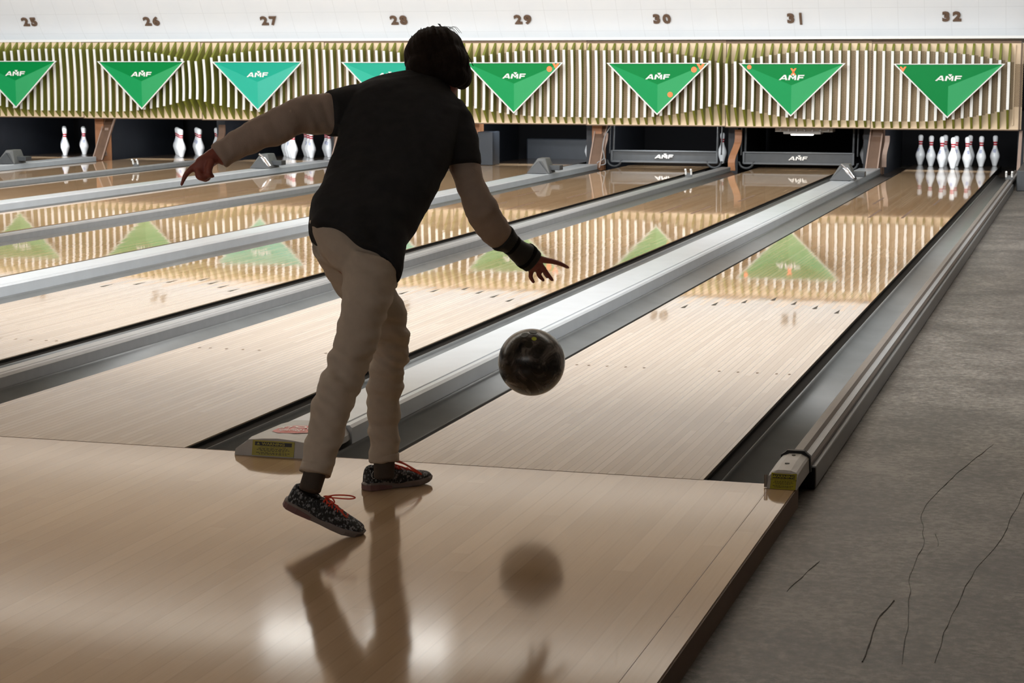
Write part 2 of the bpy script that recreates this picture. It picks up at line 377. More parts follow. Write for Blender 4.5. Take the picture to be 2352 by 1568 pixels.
# seam near the open edge of the approach
struct(MB().box(XR-.078, XR-.0765, -9, -.07, -.01, .0002).build('trim_3', 'wood1'))
cove = [(17.66,1.46),(17.5,1.60),(17.42,1.68),(17.34,1.79),(17.2,2.0),(16.97,2.35),(16.62,2.75),(16.1,3.1),(15.4,3.3),(14.6,3.37)]
cv = [p for p in catmull([(0,a,b) for a, b in cove], 5)]
V = []; F = []; UV = []; L = 0
for i, p in enumerate(cv):
    if i: L += (cv[i]-cv[i-1]).length
    for x in (XL-6, 4.2): V.append((x, p.y, p.z)); UV.append((x, L))
for i in range(len(cv)-1): F.append((2*i, 2*i+1, 2*i+3, 2*i+2))
struct(obj('wall_back', V, F, 'wall', smooth=True, uv=UV))
struct(MB().box(XL-6, 4.2, 17.7, 20.2, 1.5, 1.56).build('ceiling', 'void'))
struct(MB().box(XL-6, 4.2, -9, 14.62, 3.37, 3.45).build('ceiling', 'ceil'))
struct(MB().box(XL-6, 4.2, 20.2, 20.3, -.16, 1.56).build('wall_rear', 'void'))
struct(MB().box(XL-6, 4.2, -9.1, -9, -.16, 3.45).build('wall_front', 'dimwall'))
struct(MB().box(XL-6.1, XL-6, -9, 20.3, -.16, 3.45).build('wall_left', 'dimwall'))
struct(MB().box(4.2, 4.3, -9, 20.3, -.16, 3.45).build('wall_right', 'dimwall'))
struct(MB().box(.865, 4.2, 17.3, 17.4, -.068, 1.50).build('wall_end', 'dimwall'))
struct(MB().box(XL, .86, 17.22, 17.68, 1.553, 1.583).build('trim_4', 'white'))
st = MB().box(.87, 4.1, 15.33, 17.28, -.068, .15).build('platform', 'darkgrey', bevel=.01)
tag(st, 'low dark platform beyond the end of the grey side floor', 'platform')

# cracks in the vinyl floor
crk = [[(1.348,1.184),(1.26,.626),(1.212,.251),(1.197,.05),(1.212,-.108),(1.228,-.257),(1.237,-.421),(1.231,-.665),(1.248,-.9),(1.269,-1.212),(1.286,-1.5)],
       [(1.50,.55),(1.487,.384),(1.465,.083),(1.447,-.223),(1.398,-.587),(1.38,-.808),(1.369,-1.028),(1.359,-1.193),(1.357,-1.47)],
       [(1.218,-.976),(1.199,-1.118),(1.195,-1.22),(1.196,-1.38),(1.197,-1.51)],[(.982,-.635),(.959,-.774),(.942,-.965)],[(1.26,-.226),(1.274,-.369)]]
for c in crk:
    pt = catmull([(x, y, -.0675) for x, y in c], 8)
    pt = [Vector((p.x+.006*noise.noise(p*9), p.y, p.z)) for p in pt]
    wd = [(.0016 if c[0][0] == 1.218 else .0006)+.0022*abs(noise.noise(p*14+Vector((3,1,7)))) for p in pt]
    o = MB().tube(pt, wd, 5).build('trim_5', 'ink'); struct(o)

# ------------------------------------------------------------------ lanes
def add_lane(n):
    c = LC[n]
    t = thing('bowling_lane', '%s bowling lane, glossy maple boards running to the pins under number %d' % (ORD[n], n) if n > 24 else
              'bowling lane at the far left edge with glossy boards, no number in view', 'bowling lane', (c, 0, 0), 'glossy maple bowling lanes')
    MB().box(c-HW, c+HW, 0, YD, -.055, 0).build('lane_bed', 'lane', t)
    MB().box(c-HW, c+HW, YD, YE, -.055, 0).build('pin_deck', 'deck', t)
    for s in (1, -1):
        mb = MB(); x = c+s*HW
        mb.box(min(x, x+s*.006), max(x, x+s*.006), .001, YE, -.055, -.004)
        mb.box(min(x, x+s*.043), max(x, x+s*.043), .001, 17.32, -.055, -.016)
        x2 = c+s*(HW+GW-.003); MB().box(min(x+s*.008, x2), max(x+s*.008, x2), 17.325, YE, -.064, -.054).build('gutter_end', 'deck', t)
        mb.build('lane_edge', 'edge', t)
    for i in range(-3, 4):
        if n < 27: break
        y = 4.70-abs(i)*.152; x = c+i*.1351
        obj('arrow', [(x-.012, y-.075, .0006), (x+.012, y-.075, .0006), (x, y+.075, .0006)], [(0,1,2)], 'ink', t)
    for i in (3,5,8,11,14,26,29,32,35,37):
        if n < 28: break
        x = c-HW+i*.02703
        mb = MB(); mb.add([(x+.006*cos(k*pi/4), 2.13+.012*sin(k*pi/4), .0006) for k in range(8)], [tuple(range(8))]); mb.build('dot', 'brownedge', t)
    if n >= 28:
        for dx, y in ((-.27,12.5),(.27,12.5),(-.135,10.95),(.135,10.95)):
            MB().box(c+dx-.011, c+dx+.011, y-.45, y+.45, -.001, .0006).build('range_marker', 'wood1', t)
    return t
for n in LC: add_lane(n)

def gutter_profile(x0, x1):
    n = 12; w = x1-x0; cx = (x0+x1)/2; R = w/2-.008; dep = .034
    p = [(x0, -.016), (x0+.008, -.016)]
    p += [(cx-R*cos(pi*k/n), -.016-dep*sin(pi*k/n)) for k in range(1, n)]
    p += [(x1-.008, -.016), (x1, -.016), (x1, -.019)]
    p += [(cx+R*cos(pi*k/n), -.02-(dep+.002)*sin(pi*k/n)) for k in range(1, n)]
    p += [(x0, -.019)]
    return p
def add_gutter(x0, x1, n, side):
    mb = MB(); pr = gutter_profile(x0, x1)
    mb.profile_y(pr, .002, 17.32)
    g = mb.build('gutter', 'gutter', None, smooth=False, origin=((x0+x1)/2, 0, -.02))
    g.data.polygons.foreach_set('use_smooth', [len(p.vertices) == 4 for p in g.data.polygons])
    tag(g, 'grey half-round gutter on the %s side of the %s lane' % (side, ORD[n]), 'gutter', 'grey gutters between the lanes')
for n, c in LC.items():
    add_gutter(c-HW-GW, c-HW-.0435, n, 'left'); add_gutter(c+HW+.0435, c+HW+GW if n != 32 else .7445, n, 'right')

# ------------------------------------------------------------------ dividers between lanes
def warn_sticker(cx, y, z0, w, h, lean, parent, name='warning_sticker', curve=0):
    """yellow WARNING sticker on a leaning front face; lean = dy per dz"""
    def at(a, b, o=0): return (cx+a*w, y+(b+.5)*h*lean-o, z0+(b+.5)*h)
    s = obj(name, [at(-.5,-.5,.0006), at(.5,-.5,.0006), at(.5,.5,.0006), at(-.5,.5,.0006), at(-.5,-.5,0), at(.5,-.5,0), at(.5,.5,0), at(-.5,.5,0)],
            [(0,1,2,3),(4,7,6,5),(0,4,5,1),(1,5,6,2),(2,6,7,3),(3,7,4,0)], 'yellow', parent)
    obj('banner', [at(-.44,.16,.0010), at(.44,.16,.0010), at(.44,.41,.0010), at(-.44,.41,.0010)], [(0,1,2,3)], 'ink', s)
    def line(txt, b, size, mat, o, sx=1.5, bold=.0):
        V, F = text_geo(txt, size, 0, 0, bold*size, sx)
        obj('lettering', [at(x/w, b+yy/h, o) for x, yy, _ in V], F, mat, s)
    line('WARNING', .28, h*.23, 'yellow', .0014, 1.5, .03)
    ax = -.40
    obj('lettering', [at(ax,.22,.0014), at(ax+.08,.22,.0014), at(ax+.04,.38,.0014)], [(0,1,2)], 'yellow', s)
    line('DO NOT CROSS FOUL LINE', .08, h*.12, 'ink', .0010, 1.25)
    for b, ww in ((-.02,.7),(-.1,.78),(-.18,.6),(-.3,.8),(-.38,.66)):
        mb = MB(); x = -ww/2; r = random.Random(int(b*100)+7)
        while x < ww/2:
            l = r.uniform(.03,.09); mb.add([at(x,b-.018,.001), at(min(x+l,ww/2),b-.018,.001), at(min(x+l,ww/2),b+.018,.001), at(x,b+.018,.001)], [(0,1,2,3)]); x += l+.022
        mb.build('small_print', 'ink', s)
    return s
def wide_cover(mid, pair, first):
    lab = 'wide pale grey ball return cover between lanes %s' % pair
    t = thing('ball_return_cover', lab if not first else lab+', red sticker on its nose', 'ball return cover', (mid, 0, 0), 'wide grey covers of the ball return tracks')
    pr = [(-.1275,-.05),(-.1275,.036),(-.118,.045),(.078,.045),(.081,.037),(.088,.037),(.091,.046),(.118,.049),(.1275,.040),(.1275,-.05)]
    MB().profile_y([(mid+x, z) for x, z in pr], .30, 17.3).build('cover_panel', 'cover', t)
    MB().box(mid+.0812, mid+.0878, .34, 17.29, .036, .0378).build('groove', 'edge', t)
    # nose with a domed top
    secs = [(-.062,.150,.105,.052,.060,0),(.00,.150,.115,.052,.062,0),(.25,.145,.115,.050,.056,0),(.36,.1285,.11,.044,.046,0)]
    V = []; F = []
    for y, b_, t_, ze, zc, _ in secs:
        row = [(-b_,0),(-b_*.985,.02),(-t_-.008,ze-.008),(-t_,ze),(-t_*.5,(ze+zc*2)/3),(0,zc),(t_*.5,(ze+zc*2)/3),(t_,ze),(t_+.008,ze-.008),(b_*.985,.02),(b_,0)]
        V += [(mid+x*(1 if x < 0 else .88), y+(0.012*(z/.05) if y < -.05 else 0), z+.0005) for x, z in row]
    k = 11
    for i in range(len(secs)-1):
        for j in range(k-1): F.append((i*k+j, i*k+j+1, (i+1)*k+j+1, (i+1)*k+j))
        F.append((i*k+k-1, i*k, (i+1)*k, (i+1)*k+k-1))
    F.append(tuple(range(k))); F.append(tuple((len(secs)-1)*k+j for j in range(k)))
    nz = obj('nose', V, F, 'nose', t)
    if first:
        warn_sticker(mid-.012, -.0628, .0035, .15, .049, .24, t)
        # red octagonal STOP sticker on the top of the nose
        oc = [(mid-.01+.075*cos(pi/8+k*pi/4), .115+.075*sin(pi/8+k*pi/4)) for k in range(8)]
        zt = lambda x: .0635-.09*abs(x-mid)
        mb = MB(); mb.add([(mid-.01, .115, .0648)]+[(x, y, zt(x)+.0008) for x, y in oc], [(0, 1+k, 1+(k+1) % 8) for k in range(8)])
        s = mb.build('stop_sticker', 'red', t)
        for txt, dy, sz in (('STOP', .025, .05), ('DO NOT', -.015, .022), ('CROSS', -.036, .022)):
            V, F = text_geo(txt, sz, 0, 0, .0006, 1.1)
            obj('lettering', [(mid-.01+x, .115+dy+y, zt(mid-.01+x)+.003) for x, y, _ in V], F, 'white', s)
    return t
def narrow_cap(mid, pair):
    t = thing('lane_divider', 'narrow grey metal divider rail between the lanes numbered %s' % pair, 'lane divider', (mid, 0, 0), 'narrow grey divider rails')
    pr = [(-.0625,-.05),(-.0625,.026),(-.05,.034),(.006,.034),(.012,.028),(.02,.028),(.026,.036),(.052,.038),(.0625,.028),(.0625,-.05)]
    MB().profile_y([(mid+x, z) for x, z in pr], .10, 17.3).build('rail', 'capgrey', t)
    MB().box(mid+.0125, mid+.0195, .12, 17.29, .027, .0288).build('groove', 'edge', t)
    MB().box(mid-.07, mid+.07, -.04, .12, 0.0005, .04).build('nose', 'nose', t, bevel=.012)
    return t
WIDE = {'31 and 32': -.8925, '29 and 30': -4.3325, '27 and 28': -7.7725, '25 and 26': -11.2125}
NARROW = {'30 and 31': -2.6125, '28 and 29': -6.0525, '26 and 27': -9.4925, '24 and 25': -12.9325}
for i, (k, v) in enumerate(WIDE.items()): wide_cover(v, k, i == 0)
for k, v in NARROW.items(): narrow_cap(v, k)

# cap at the open right side of lane 32, its yellow stickered nose, and the ledge outside it
t = thing('lane_divider', 'taupe side rail right of the rightmost lane, its nose carrying a torn yellow sticker', 'lane divider', (.785, 0, 0))
pr = [(.745,-.05),(.747,.024),(.757,.034),(.768,.047),(.792,.048),(.80,.036),(.806,.032),(.822,.030),(.828,.02),(.828,.009),(.789,.009),(.789,-.05)]
MB().profile_y(pr, .16, 17.3).build('rail', 'taupe', t)
MB().profile_y([(.8005,.0366),(.8055,.033),(.8215,.031),(.8215,.0335),(.807,.0365),(.802,.0385)], .24, 17.29).build('side_strip', 'capgrey', t)
V = []; F = []; secs = [(-.066,.0,.040,.046),(-.03,0,.046,.052),(.10,0,.050,.058),(.21,0,.050,.058)]
for y, _, ze, zc in secs:
    row = [(.738,0),(.740,ze-.006),(.746,ze),(.765,zc),(.785,zc+.001),(.805,zc),(.822,ze),(.828,ze-.006),(.830,0)]
    V += [(x, y+(.03*z/.05 if y < -.05 else 0), z+.0005) for x, z in row]
k = 9
for i in range(3):
    for j in range(k-1): F.append((i*k+j, i*k+j+1, (i+1)*k+j+1, (i+1)*k+j))
    F.append((i*k+k-1, i*k, (i+1)*k, (i+1)*k+k-1))
F.append(tuple(range(k))); F.append(tuple(3*k+j for j in range(k)))
obj('nose', V, F, 'nose', t)
warn_sticker(.787, -.0685, .001, .078, .044, .68, t)
col = [(.736,-.0),(.738,.052),(.752,.062),(.758,.068),(.812,.068),(.818,.062),(.831,.052),(.834,0)]
MB().profile_y(col, .205, .225).build('collar', 'black', t)
MB().tube([(.784,.17,.0585),(.784,.17,.0615)], .006, 10).build('screw', 'ink', t)
MB().tube([(.782,.05,.0565),(.782,.05,.059)], .0075, 10).build('screw', 'ink', t)
MB().tube([(.733,-.055,.002),(.733,-.05,.04)], .006, 10).build('foul_sensor', 'chrome', t)
lg = MB().box(.79, .842, .276, 15.3, -.067, .007).build('side_ledge', 'gutter', bevel=.006)
tag(lg, 'low grey ledge running along the outside of the right side rail', 'ledge')
eb = MB().box(.795, .8415, .262, .2755, -.067, .005).build('end_block', 'black', lg, bevel=.004)

# ------------------------------------------------------------------ hoods and reflector brackets on the dividers
def add_hood(mid, Y, label, shiny=False):
    t = thing('ball_hood', label, 'ball hood', (mid, Y, .0505), 'grey sloped hoods over the ball return openings')
    z = .0505; mb = MB()
    w0, w1, h, d = .135, .062, .165, .30
    b = [(mid-w0,Y,z),(mid+w0,Y,z),(mid+w0*.9,Y+d,z),(mid-w0*.9,Y+d,z)]
    T = [(mid-.03,Y+.08,z+h),(mid+.055,Y+.10,z+h),(mid+.055,Y+d,z+h),(mid-.045,Y+d,z+h)]
    mb.add(b+T, [(0,1,5,4),(1,2,6,5),(2,3,7,6),(3,0,4,7),(4,5,6,7),(3,2,1,0)])
    mb.build('body', 'hood', t, bevel=.008)
    MB().add([(mid-.135,Y-.004,z+.002),(mid+.125,Y-.004,z+.002),(mid+.02,Y+.06,z+.135),(mid-.02,Y+.06,z+.135)], [(0,1,2,3)]).prism([(mid-.13,Y-.012,z+.001),(mid+.12,Y-.012,z+.001),(mid+.0,Y+.03,z+.13)], (0,.02,0)).build('front_plate', 'darkgrey', t)
    MB().box(mid+.09, mid+.22, Y+.12, Y+.26, z+.03, z+.085).build('side_box', 'darkgrey', t, bevel=.006)
    if shiny:
        MB().add([(mid+.0,Y+.02,z+.13),(mid+.05,Y+.03,z+.13),(mid+.13,Y+.02,z+.03),(mid+.09,Y+.0,z+.02)], [(0,1,2,3)]).tube([(mid-.02,Y+.02,z+.165),(mid+.05,Y+.02,z+.11),(mid+.12,Y+.0,z+.02)], .012, 8).build('chrome_guard', 'chrome', t)
    return t
add_hood(-.8925, 14.75, 'grey sloped hood with chrome guard on the divider just left of the rightmost lane', True)
add_hood(-4.3325, 15.10, 'matt grey sloped hood on the wide divider right of the fourth lane from the right')
add_hood(-7.7725, 15.20, 'grey hood with a shiny guard seen just right of the pointing hand', True)
add_hood(-11.2125, 15.25, 'grey hood at the left edge of the picture on the wide divider', False)
for mid, Y, zc, lab in ((-2.6125,15.1,.036,'small clear bracket with two prongs on the narrow divider between numbers 30 and 31'),
                    (-9.4925,15.38,.036,'small bracket with two pale knobs on the narrow divider under number 26'),
                    (.79,15.4,.047,'small clear bracket on the right side rail near the pins')):
    t = thing('reflector_bracket', lab, 'bracket', (mid, Y, zc))
    MB().box(mid-.04, mid+.04, Y, Y+.012, zc, zc+.045).build('plate', 'hood', t, bevel=.003)
    for s in (-1, 1):
        MB().tube([(mid+s*.03,Y-.005,zc+.03),(mid+s*.03,Y-.02,zc+.075),(mid+s*.03,Y-.04,zc+.085)], .011, 10).build('prong', 'white', t)

# ------------------------------------------------------------------ pinsetter masks with their fins
SP = 1.72/17
def fin_mesh(x, k, zo):
    a = max(0, (k-4.5)/12); ins = .088+.15*a*a; inb = .085+.175*a*a; d = .105+.125*a*a
    z0 = .515+zo; z1 = 1.50+zo; th = .026
    ft, fb = z1-ins, z0+inb
    n = 7; fr = []
    for i in range(n):
        s = i/(n-1); zz = fb+(ft-fb)*s
        fr.append((YM-d-.022*s*s+.022*sin(pi*s)*.8, zz))
    poly = [(YM, z0+.004)]+fr+[(YM, z1-.004)]
    mb = MB()
    mb.prism([(x-th/2, y, z) for y, z in poly], (th,0,0), 0)
    # white front cap strip
    for i in range(n-1):
        (y0, a0), (y1, a1) = fr[i], fr[i+1]
        w = .0155; q = .012
        mb.add([(x-w,y0-q,a0),(x+w,y0-q,a0),(x+w,y1-q,a1),(x-w,y1-q,a1),(x-w,y0,a0),(x+w,y0,a0),(x+w,y1,a1),(x-w,y1,a1)],
               [(0,1,2,3),(4,7,6,5),(0,3,7,4),(1,5,6,2)]+([(0,4,5,1)] if i == 0 else [])+([(3,2,6,7)] if i == n-2 else []), 1)
    return mb, fb, ft
def add_mask(n, xa, xb, paircentre, side):
    """side=+1: panel lies right of the pair centre"""
    c = LC[n]; zo = -.0045*(xa+xb)/2
    t = thing('masking_panel', 'panel of vertical white-fronted fins hanging over the %s lane behind sign %d' % (ORD[n], n), 'masking panel', (c, YM, .5), 'finned masking panels above the pins')
    mb = MB(); z0 = .515+zo; z1 = 1.50+zo
    mb.box(xa+.002, xb-.002, YM+.004, YM+.06, z0, z1, 0)
    nk = 17
    for k in range(nk):
        kc = k+.5
        x = paircentre+side*kc*SP
        xl, xr = x-SP/2, x+SP/2
        a = max(0, (kc-4.5)/12); ins = .088+.15*a*a; inb = .085+.175*a*a
        mb.add([(xl+.001,YM,z0+inb),(xr-.001,YM,z0+inb),(xr-.001,YM,z1-ins),(xl+.001,YM,z1-ins),(xl+.001,YM,z0),(xr-.001,YM,z0),(xl+.001,YM,z1),(xr-.001,YM,z1)], [(0,1,2,3)], 1)
        mb.add([(xl,YM,z0),(xr,YM,z0),(xr,YM,z0+inb),(xl,YM,z0+inb)], [(0,1,2,3)], 0)
        mb.add([(xl,YM,z1-ins),(xr,YM,z1-ins),(xr,YM,z1),(xl,YM,z1)], [(0,1,2,3)], 0)
    mb.build('back_panel', ['cream', 'perf'], t)
    fm = MB(); fm.box(xa, xb-.001, YM-.012, YM+.06, z1, z1+.022); fm.box(xa, xb-.001, YM-.008, YM+.06, z0-.012, z0)
    fm.box(xa, xa+.008, YM-.006, YM+.06, z0, z1); fm.build('frame', 'brownedge', t)
    for k in range(nk):
        if n == 32 and k == 16: continue
        mb, fb, ft = fin_mesh(paircentre+side*(k+.5)*SP, k+.5, zo)
        mb.build('fin', ['fin', 'finfront'], t)
    if n == 32:
        MB().box(xb-.075, xb-.062, YM-.03, YM, z0+.05, z1-.02).build('edge_rail', 'cream', t)
        MB().box(xb-.004, xb+.012, YM-.03, YM+.06, z0, z1).build('end_board', 'brownedge', t)
    return t
PB = {32: (-.8925, .80, -.8925, 1), 31: (-2.6125, -.8925, -.8925, -1), 30: (-4.3325, -2.6125, -4.3325, 1), 29: (-6.0525, -4.3325, -4.3325, -1),
      28: (-7.7725, -6.0525, -7.7725, 1), 27: (-9.4925, -7.7725, -7.7725, -1), 26: (-11.2125, -9.4925, -11.2125, 1), 25: (-12.9325, -11.2125, -11.2125, -1)}
for n, a in PB.items(): add_mask(n, *a)

def add_sign(n):
    c = {32: .014, 31: -1.782, 30: -3.382, 29: -5.172, 28: -6.80, 27: -8.572, 26: -10.205, 25: -12.05}[n]; zo = -.0033*c; tl = 'teal' if n in (27, 28) else 'green'
    y = 16.955; hw = .612; zt = 1.262+zo; zb = .657+zo; zc = zb+.585*(zt-zb)
    extra = {32: ', orange V at its left corner', 31: ', orange lights at left corner and centre', 30: ', orange lights at right corner and edge', 29: ', orange light at its right corner', 28: ', half hidden behind the head', 25: ', cut by the left edge', 26:'', 27:''}[n]
    t = thing('triangle_sign', '%s inverted triangle sign below number %d%s' % (tl, n, extra), 'sign', (c, y, zb), 'inverted triangle signs on the masks')
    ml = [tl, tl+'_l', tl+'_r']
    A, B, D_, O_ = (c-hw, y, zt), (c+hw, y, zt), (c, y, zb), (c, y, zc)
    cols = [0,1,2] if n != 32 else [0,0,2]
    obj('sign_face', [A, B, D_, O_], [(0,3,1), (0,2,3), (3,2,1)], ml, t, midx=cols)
    mb = MB()
    def off(p, s): # shrink towards centroid
        g = Vector((c, y, zt-(zt-zb)/3)); return g+(Vector(p)-g)*s
    o3 = [off(p, 1.022) for p in (A, D_, B)]; i3 = [off(p, .978) for p in (A, D_, B)]
    for i in range(3):
        j = (i+1) % 3
        a, b, e, f = o3[i], o3[j], i3[j], i3[i]; dy = Vector((0,-.014,0)); bk = Vector((0,.006,0))
        mb.add([a+dy, b+dy, e+dy, f+dy, a+bk, b+bk, e+bk, f+bk], [(0,1,2,3),(0,4,5,1),(3,2,6,7)])
    mb.build('border', 'white', t)
    MB().prism([off(p, 1.012)+Vector((0,.006,0)) for p in (A, D_, B)], (0,.018,0)).build('backing', 'hood', t)
    logo(c, y-.003, zb+.74*(zt-zb), .30, .002, t)
    def disc(x, z, r, s=10):
        mb = MB(); mb.prism([(x+r*cos(2*pi*k/s), y-.006, z+r*sin(2*pi*k/s)) for k in range(s)], (0,.005,0)); mb.build('indicator_light', 'orange', t)
    def vee(x, z, r, up=False):
        mb = MB(); s = -1 if up else 1
        mb.prism([(x-r,y-.006,z+r*.6*s),(x-r*.45,y-.006,z+r*.6*s),(x,y-.006,z+r*.0*s),(x,y-.006,z-r*s)], (0,.005,0))
        mb.prism([(x+r,y-.006,z+r*.6*s),(x+r*.45,y-.006,z+r*.6*s),(x,y-.006,z+r*.0*s),(x,y-.006,z-r*s)], (0,.005,0))
        mb.build('indicator_light', 'orange', t)
    if n == 32: vee(c-.515, zt-.052, .038)
    if n == 31: disc(c-.50, zt-.04, .026); vee(c+.02, zt-.075, .035); vee(c+.02, zt-.115, .03, True)
    if n == 30: disc(c+.44, zt-.075, .034); vee(c+.52, zt-.035, .05); disc(c+.155, zt-.37, .032)
    if n == 29: disc(c+.45, zt-.075, .034); vee(c+.53, zt-.03, .045)
    return t
for n in range(25, 33): add_sign(n)

# numbers on the cove
slope = Vector((0, -.62, .785))   # up along the wall
nrm = Vector((0, -.785, -.62))
for n in range(25, 33):
    c = LC[n]+{32:.0,31:-.02,30:.02,29:.06,28:.09,27:.105,26:.10,25:.09}[n]
    zn = 1.795-.0022*c+(.012 if n == 32 else 0)
    j = min(range(len(cv)-1), key=lambda q: abs(cv[q].z-zn)); j = j if cv[j].z <= zn else j-1
    f_ = (zn-cv[j].z)/(cv[j+1].z-cv[j].z); org = cv[j].lerp(cv[j+1], f_)+nrm*.006; org.x = c
    t = thing('lane_number', 'bronze number %d standing on the white coved wall' % n, 'number', tuple(org), 'bronze lane numbers on the white wall')
    s = str(n)
    for i, ch in enumerate(s):
        if ch == '1': V = [(x+.005, y, z) for x, y, z in [(-.014,-.082,-.009),(.014,-.082,-.009),(.014,.082,-.009),(-.014,.082,-.009),(-.014,-.082,.009),(.014,-.082,.009),(.014,.082,.009),(-.014,.082,.009)]]; F = [(0,1,2,3),(4,7,6,5),(0,4,5,1),(1,5,6,2),(2,6,7,3),(3,7,4,0)]
        else: V, F = text_geo(ch, .172, 0, 0, .0075, 1.1, .009)
        dx = (-.062, .062)[i] * (1.0 if n != 31 else .9)
        W = [org+Vector((dx+x, 0, 0))+slope*y-nrm*-z+nrm*.004 for x, y, z in V]
        obj('digit', W, F, 'number', t)

# ------------------------------------------------------------------ kickbacks and the things under the masks
def kick_wide(mid, lab, lean=.06, red=False, dx=0):
    t = thing('kickback', lab, 'kickback partition', (mid, 17.4, 0), 'wooden partitions between the pin decks')
    MB().box(mid-.1275, mid+.1275, 17.75, 19.9, -.1, .72).build('side_panel', 'pitside', t)
    MB().box(mid+.0, mid+.127, 17.52, 17.745, -.05, .66).build('block', 'wood2' if red else 'wood1', t, bevel=.01)
    x0, x1 = mid+dx, mid+dx+.155
    MB().add([(x0,17.33,.0),(x1,17.33,.0),(x1+lean,17.62,.62),(x0+lean,17.62,.62),(x0,17.36,.0),(x1,17.36,.0),(x1+lean,17.65,.62),(x0+lean,17.65,.62)],
             [(0,1,2,3),(4,7,6,5),(0,4,5,1),(1,5,6,2),(2,6,7,3),(3,7,4,0)]).build('leaning_board', 'wood1', t, bevel=.004)
    for q in (x0, x1-.016):
        MB().add([(q,17.322,.0),(q+.016,17.322,.0),(q+.016+lean,17.6,.62),(q+lean,17.6,.62),(q,17.33,.0),(q+.016,17.33,.0),(q+.016+lean,17.62,.62),(q+lean,17.62,.62)],
             [(0,1,2,3),(4,7,6,5),(0,4,5,1),(1,5,6,2),(2,6,7,3),(3,7,4,0)]).build('edge_batten', 'wood3', t)
    pts_ = catmull([(mid+.12,17.5,.05),(mid+.125,17.47,.2),(mid+.15,17.5,.34),(mid+.15,17.52,.42)], 4)
    mb = MB()
    for a, b in zip(pts_[:-1], pts_[1:]):
        mb.add([a, a+Vector((.055,0,0)), b+Vector((.055,0,0)), b, a+Vector((0,.02,0)), a+Vector((.055,.02,0)), b+Vector((.055,.02,0)), b+Vector((0,.02,0))],
               [(0,1,2,3),(4,7,6,5),(0,3,7,4),(1,5,6,2),(0,4,5,1),(3,2,6,7)])
    mb.build('curved_board', 'wood3', t)
    return t
kick_wide(-.8925, 'brown leaning board and partition left of the full rack of the rightmost lane', .04, False, -.06)
kb29 = kick_wide(-4.3325, 'brown leaning board and partition with a loop of cord, left of the left rake', .04, True, .0)
kick_wide(-7.7725, 'brown partition behind the bowler\'s left arm and shirt', .06, False, .02)
kick_wide(-11.2125, 'reddish brown partition with a leaning board between the far left racks', .08, True, .05)
def kick_narrow(mid, lab, front='wood2', wide=0):
    t = thing('kickback', lab, 'kickback partition', (mid, 17.4, 0), 'wooden partitions between the pin decks')
    MB().box(mid-.06-wide, mid+.06+wide, 17.8, 19.9, -.1, .72).build('side_panel', 'pitside', t)
    pts_ = catmull([(mid+.0,17.5,-.02),(mid+.0,17.48,.12),(mid+.05,17.6,.32),(mid+.05,17.62,.47)], 4)
    mb = MB()
    for a, b in zip(pts_[:-1], pts_[1:]):
        mb.add([a, a+Vector((.085,0,0)), b+Vector((.085,0,0)), b, a+Vector((0,.03,0)), a+Vector((.085,.03,0)), b+Vector((.085,.03,0)), b+Vector((0,.03,0))],
               [(0,1,2,3),(4,7,6,5),(0,3,7,4),(1,5,6,2),(0,4,5,1),(3,2,6,7)])
    mb.build('curved_board', front, t)
    return t
kick_narrow(-2.6125, 'narrow orange-brown curved board between the two lowered rakes')
kick_narrow(-6.0525, 'narrow partition seen behind the bowler\'s right sleeve')
kick_narrow(-9.4925, 'narrow partition left of the rack beside the pointing hand', 'wood1')
kick_narrow(-12.9325, 'partition with pale curved board at the far left under the masks', 'wood3')
t = thing('kickback', 'dark partition at the right end beside the rightmost rack', 'kickback partition', (.80, 17.4, 0), 'wooden partitions between the pin decks')
MB().box(.775, .86, 17.75, 19.9, -.067, .72).build('side_panel', 'pitside', t)
MB().add([(.79,17.3,.03),(.83,17.3,.03),(.84,17.35,.5),(.805,17.35,.5),(.79,17.34,.03),(.83,17.34,.03),(.84,17.39,.5),(.805,17.39,.5)],
         [(0,1,2,3),(4,7,6,5),(0,4,5,1),(1,5,6,2),(2,6,7,3),(3,7,4,0)]).build('front_board', 'wood3', t)
# block of orange wood and slate board at the left of lane 29
t = thing('liner_board', 'orange wooden block with slate grey board left of the empty deck under sign 29', 'board', (-5.99, 17.4, 0))
MB().box(-5.90, -5.80, 17.55, 17.72, -.05, .53).build('block', 'wood2', t, bevel=.01)
MB().box(-5.80, -5.60, 17.45, 17.75, .002, .42).build('slate_face', 'slate', t, bevel=.008)
t = MB().box(-5.70, -4.65, 19.3, 19.5, -.05, .27).build('pit_cushion', 'slate', bevel=.02)
tag(t, 'dark grey pit cushion at the back of the deck under sign 29', 'cushion')
# cord loop at the board left of rake 30
cp = catmull([(-4.05,17.42,.53),(-4.13,17.40,.40),(-4.16,17.38,.25),(-4.14,17.38,.12),(-4.22,17.36,.06),(-4.20,17.36,.03),(-4.12,17.37,.05),(-4.13,17.37,.12)], 6)
MB().tube(cp, .006, 6).build('cord', 'capgrey', kb29)

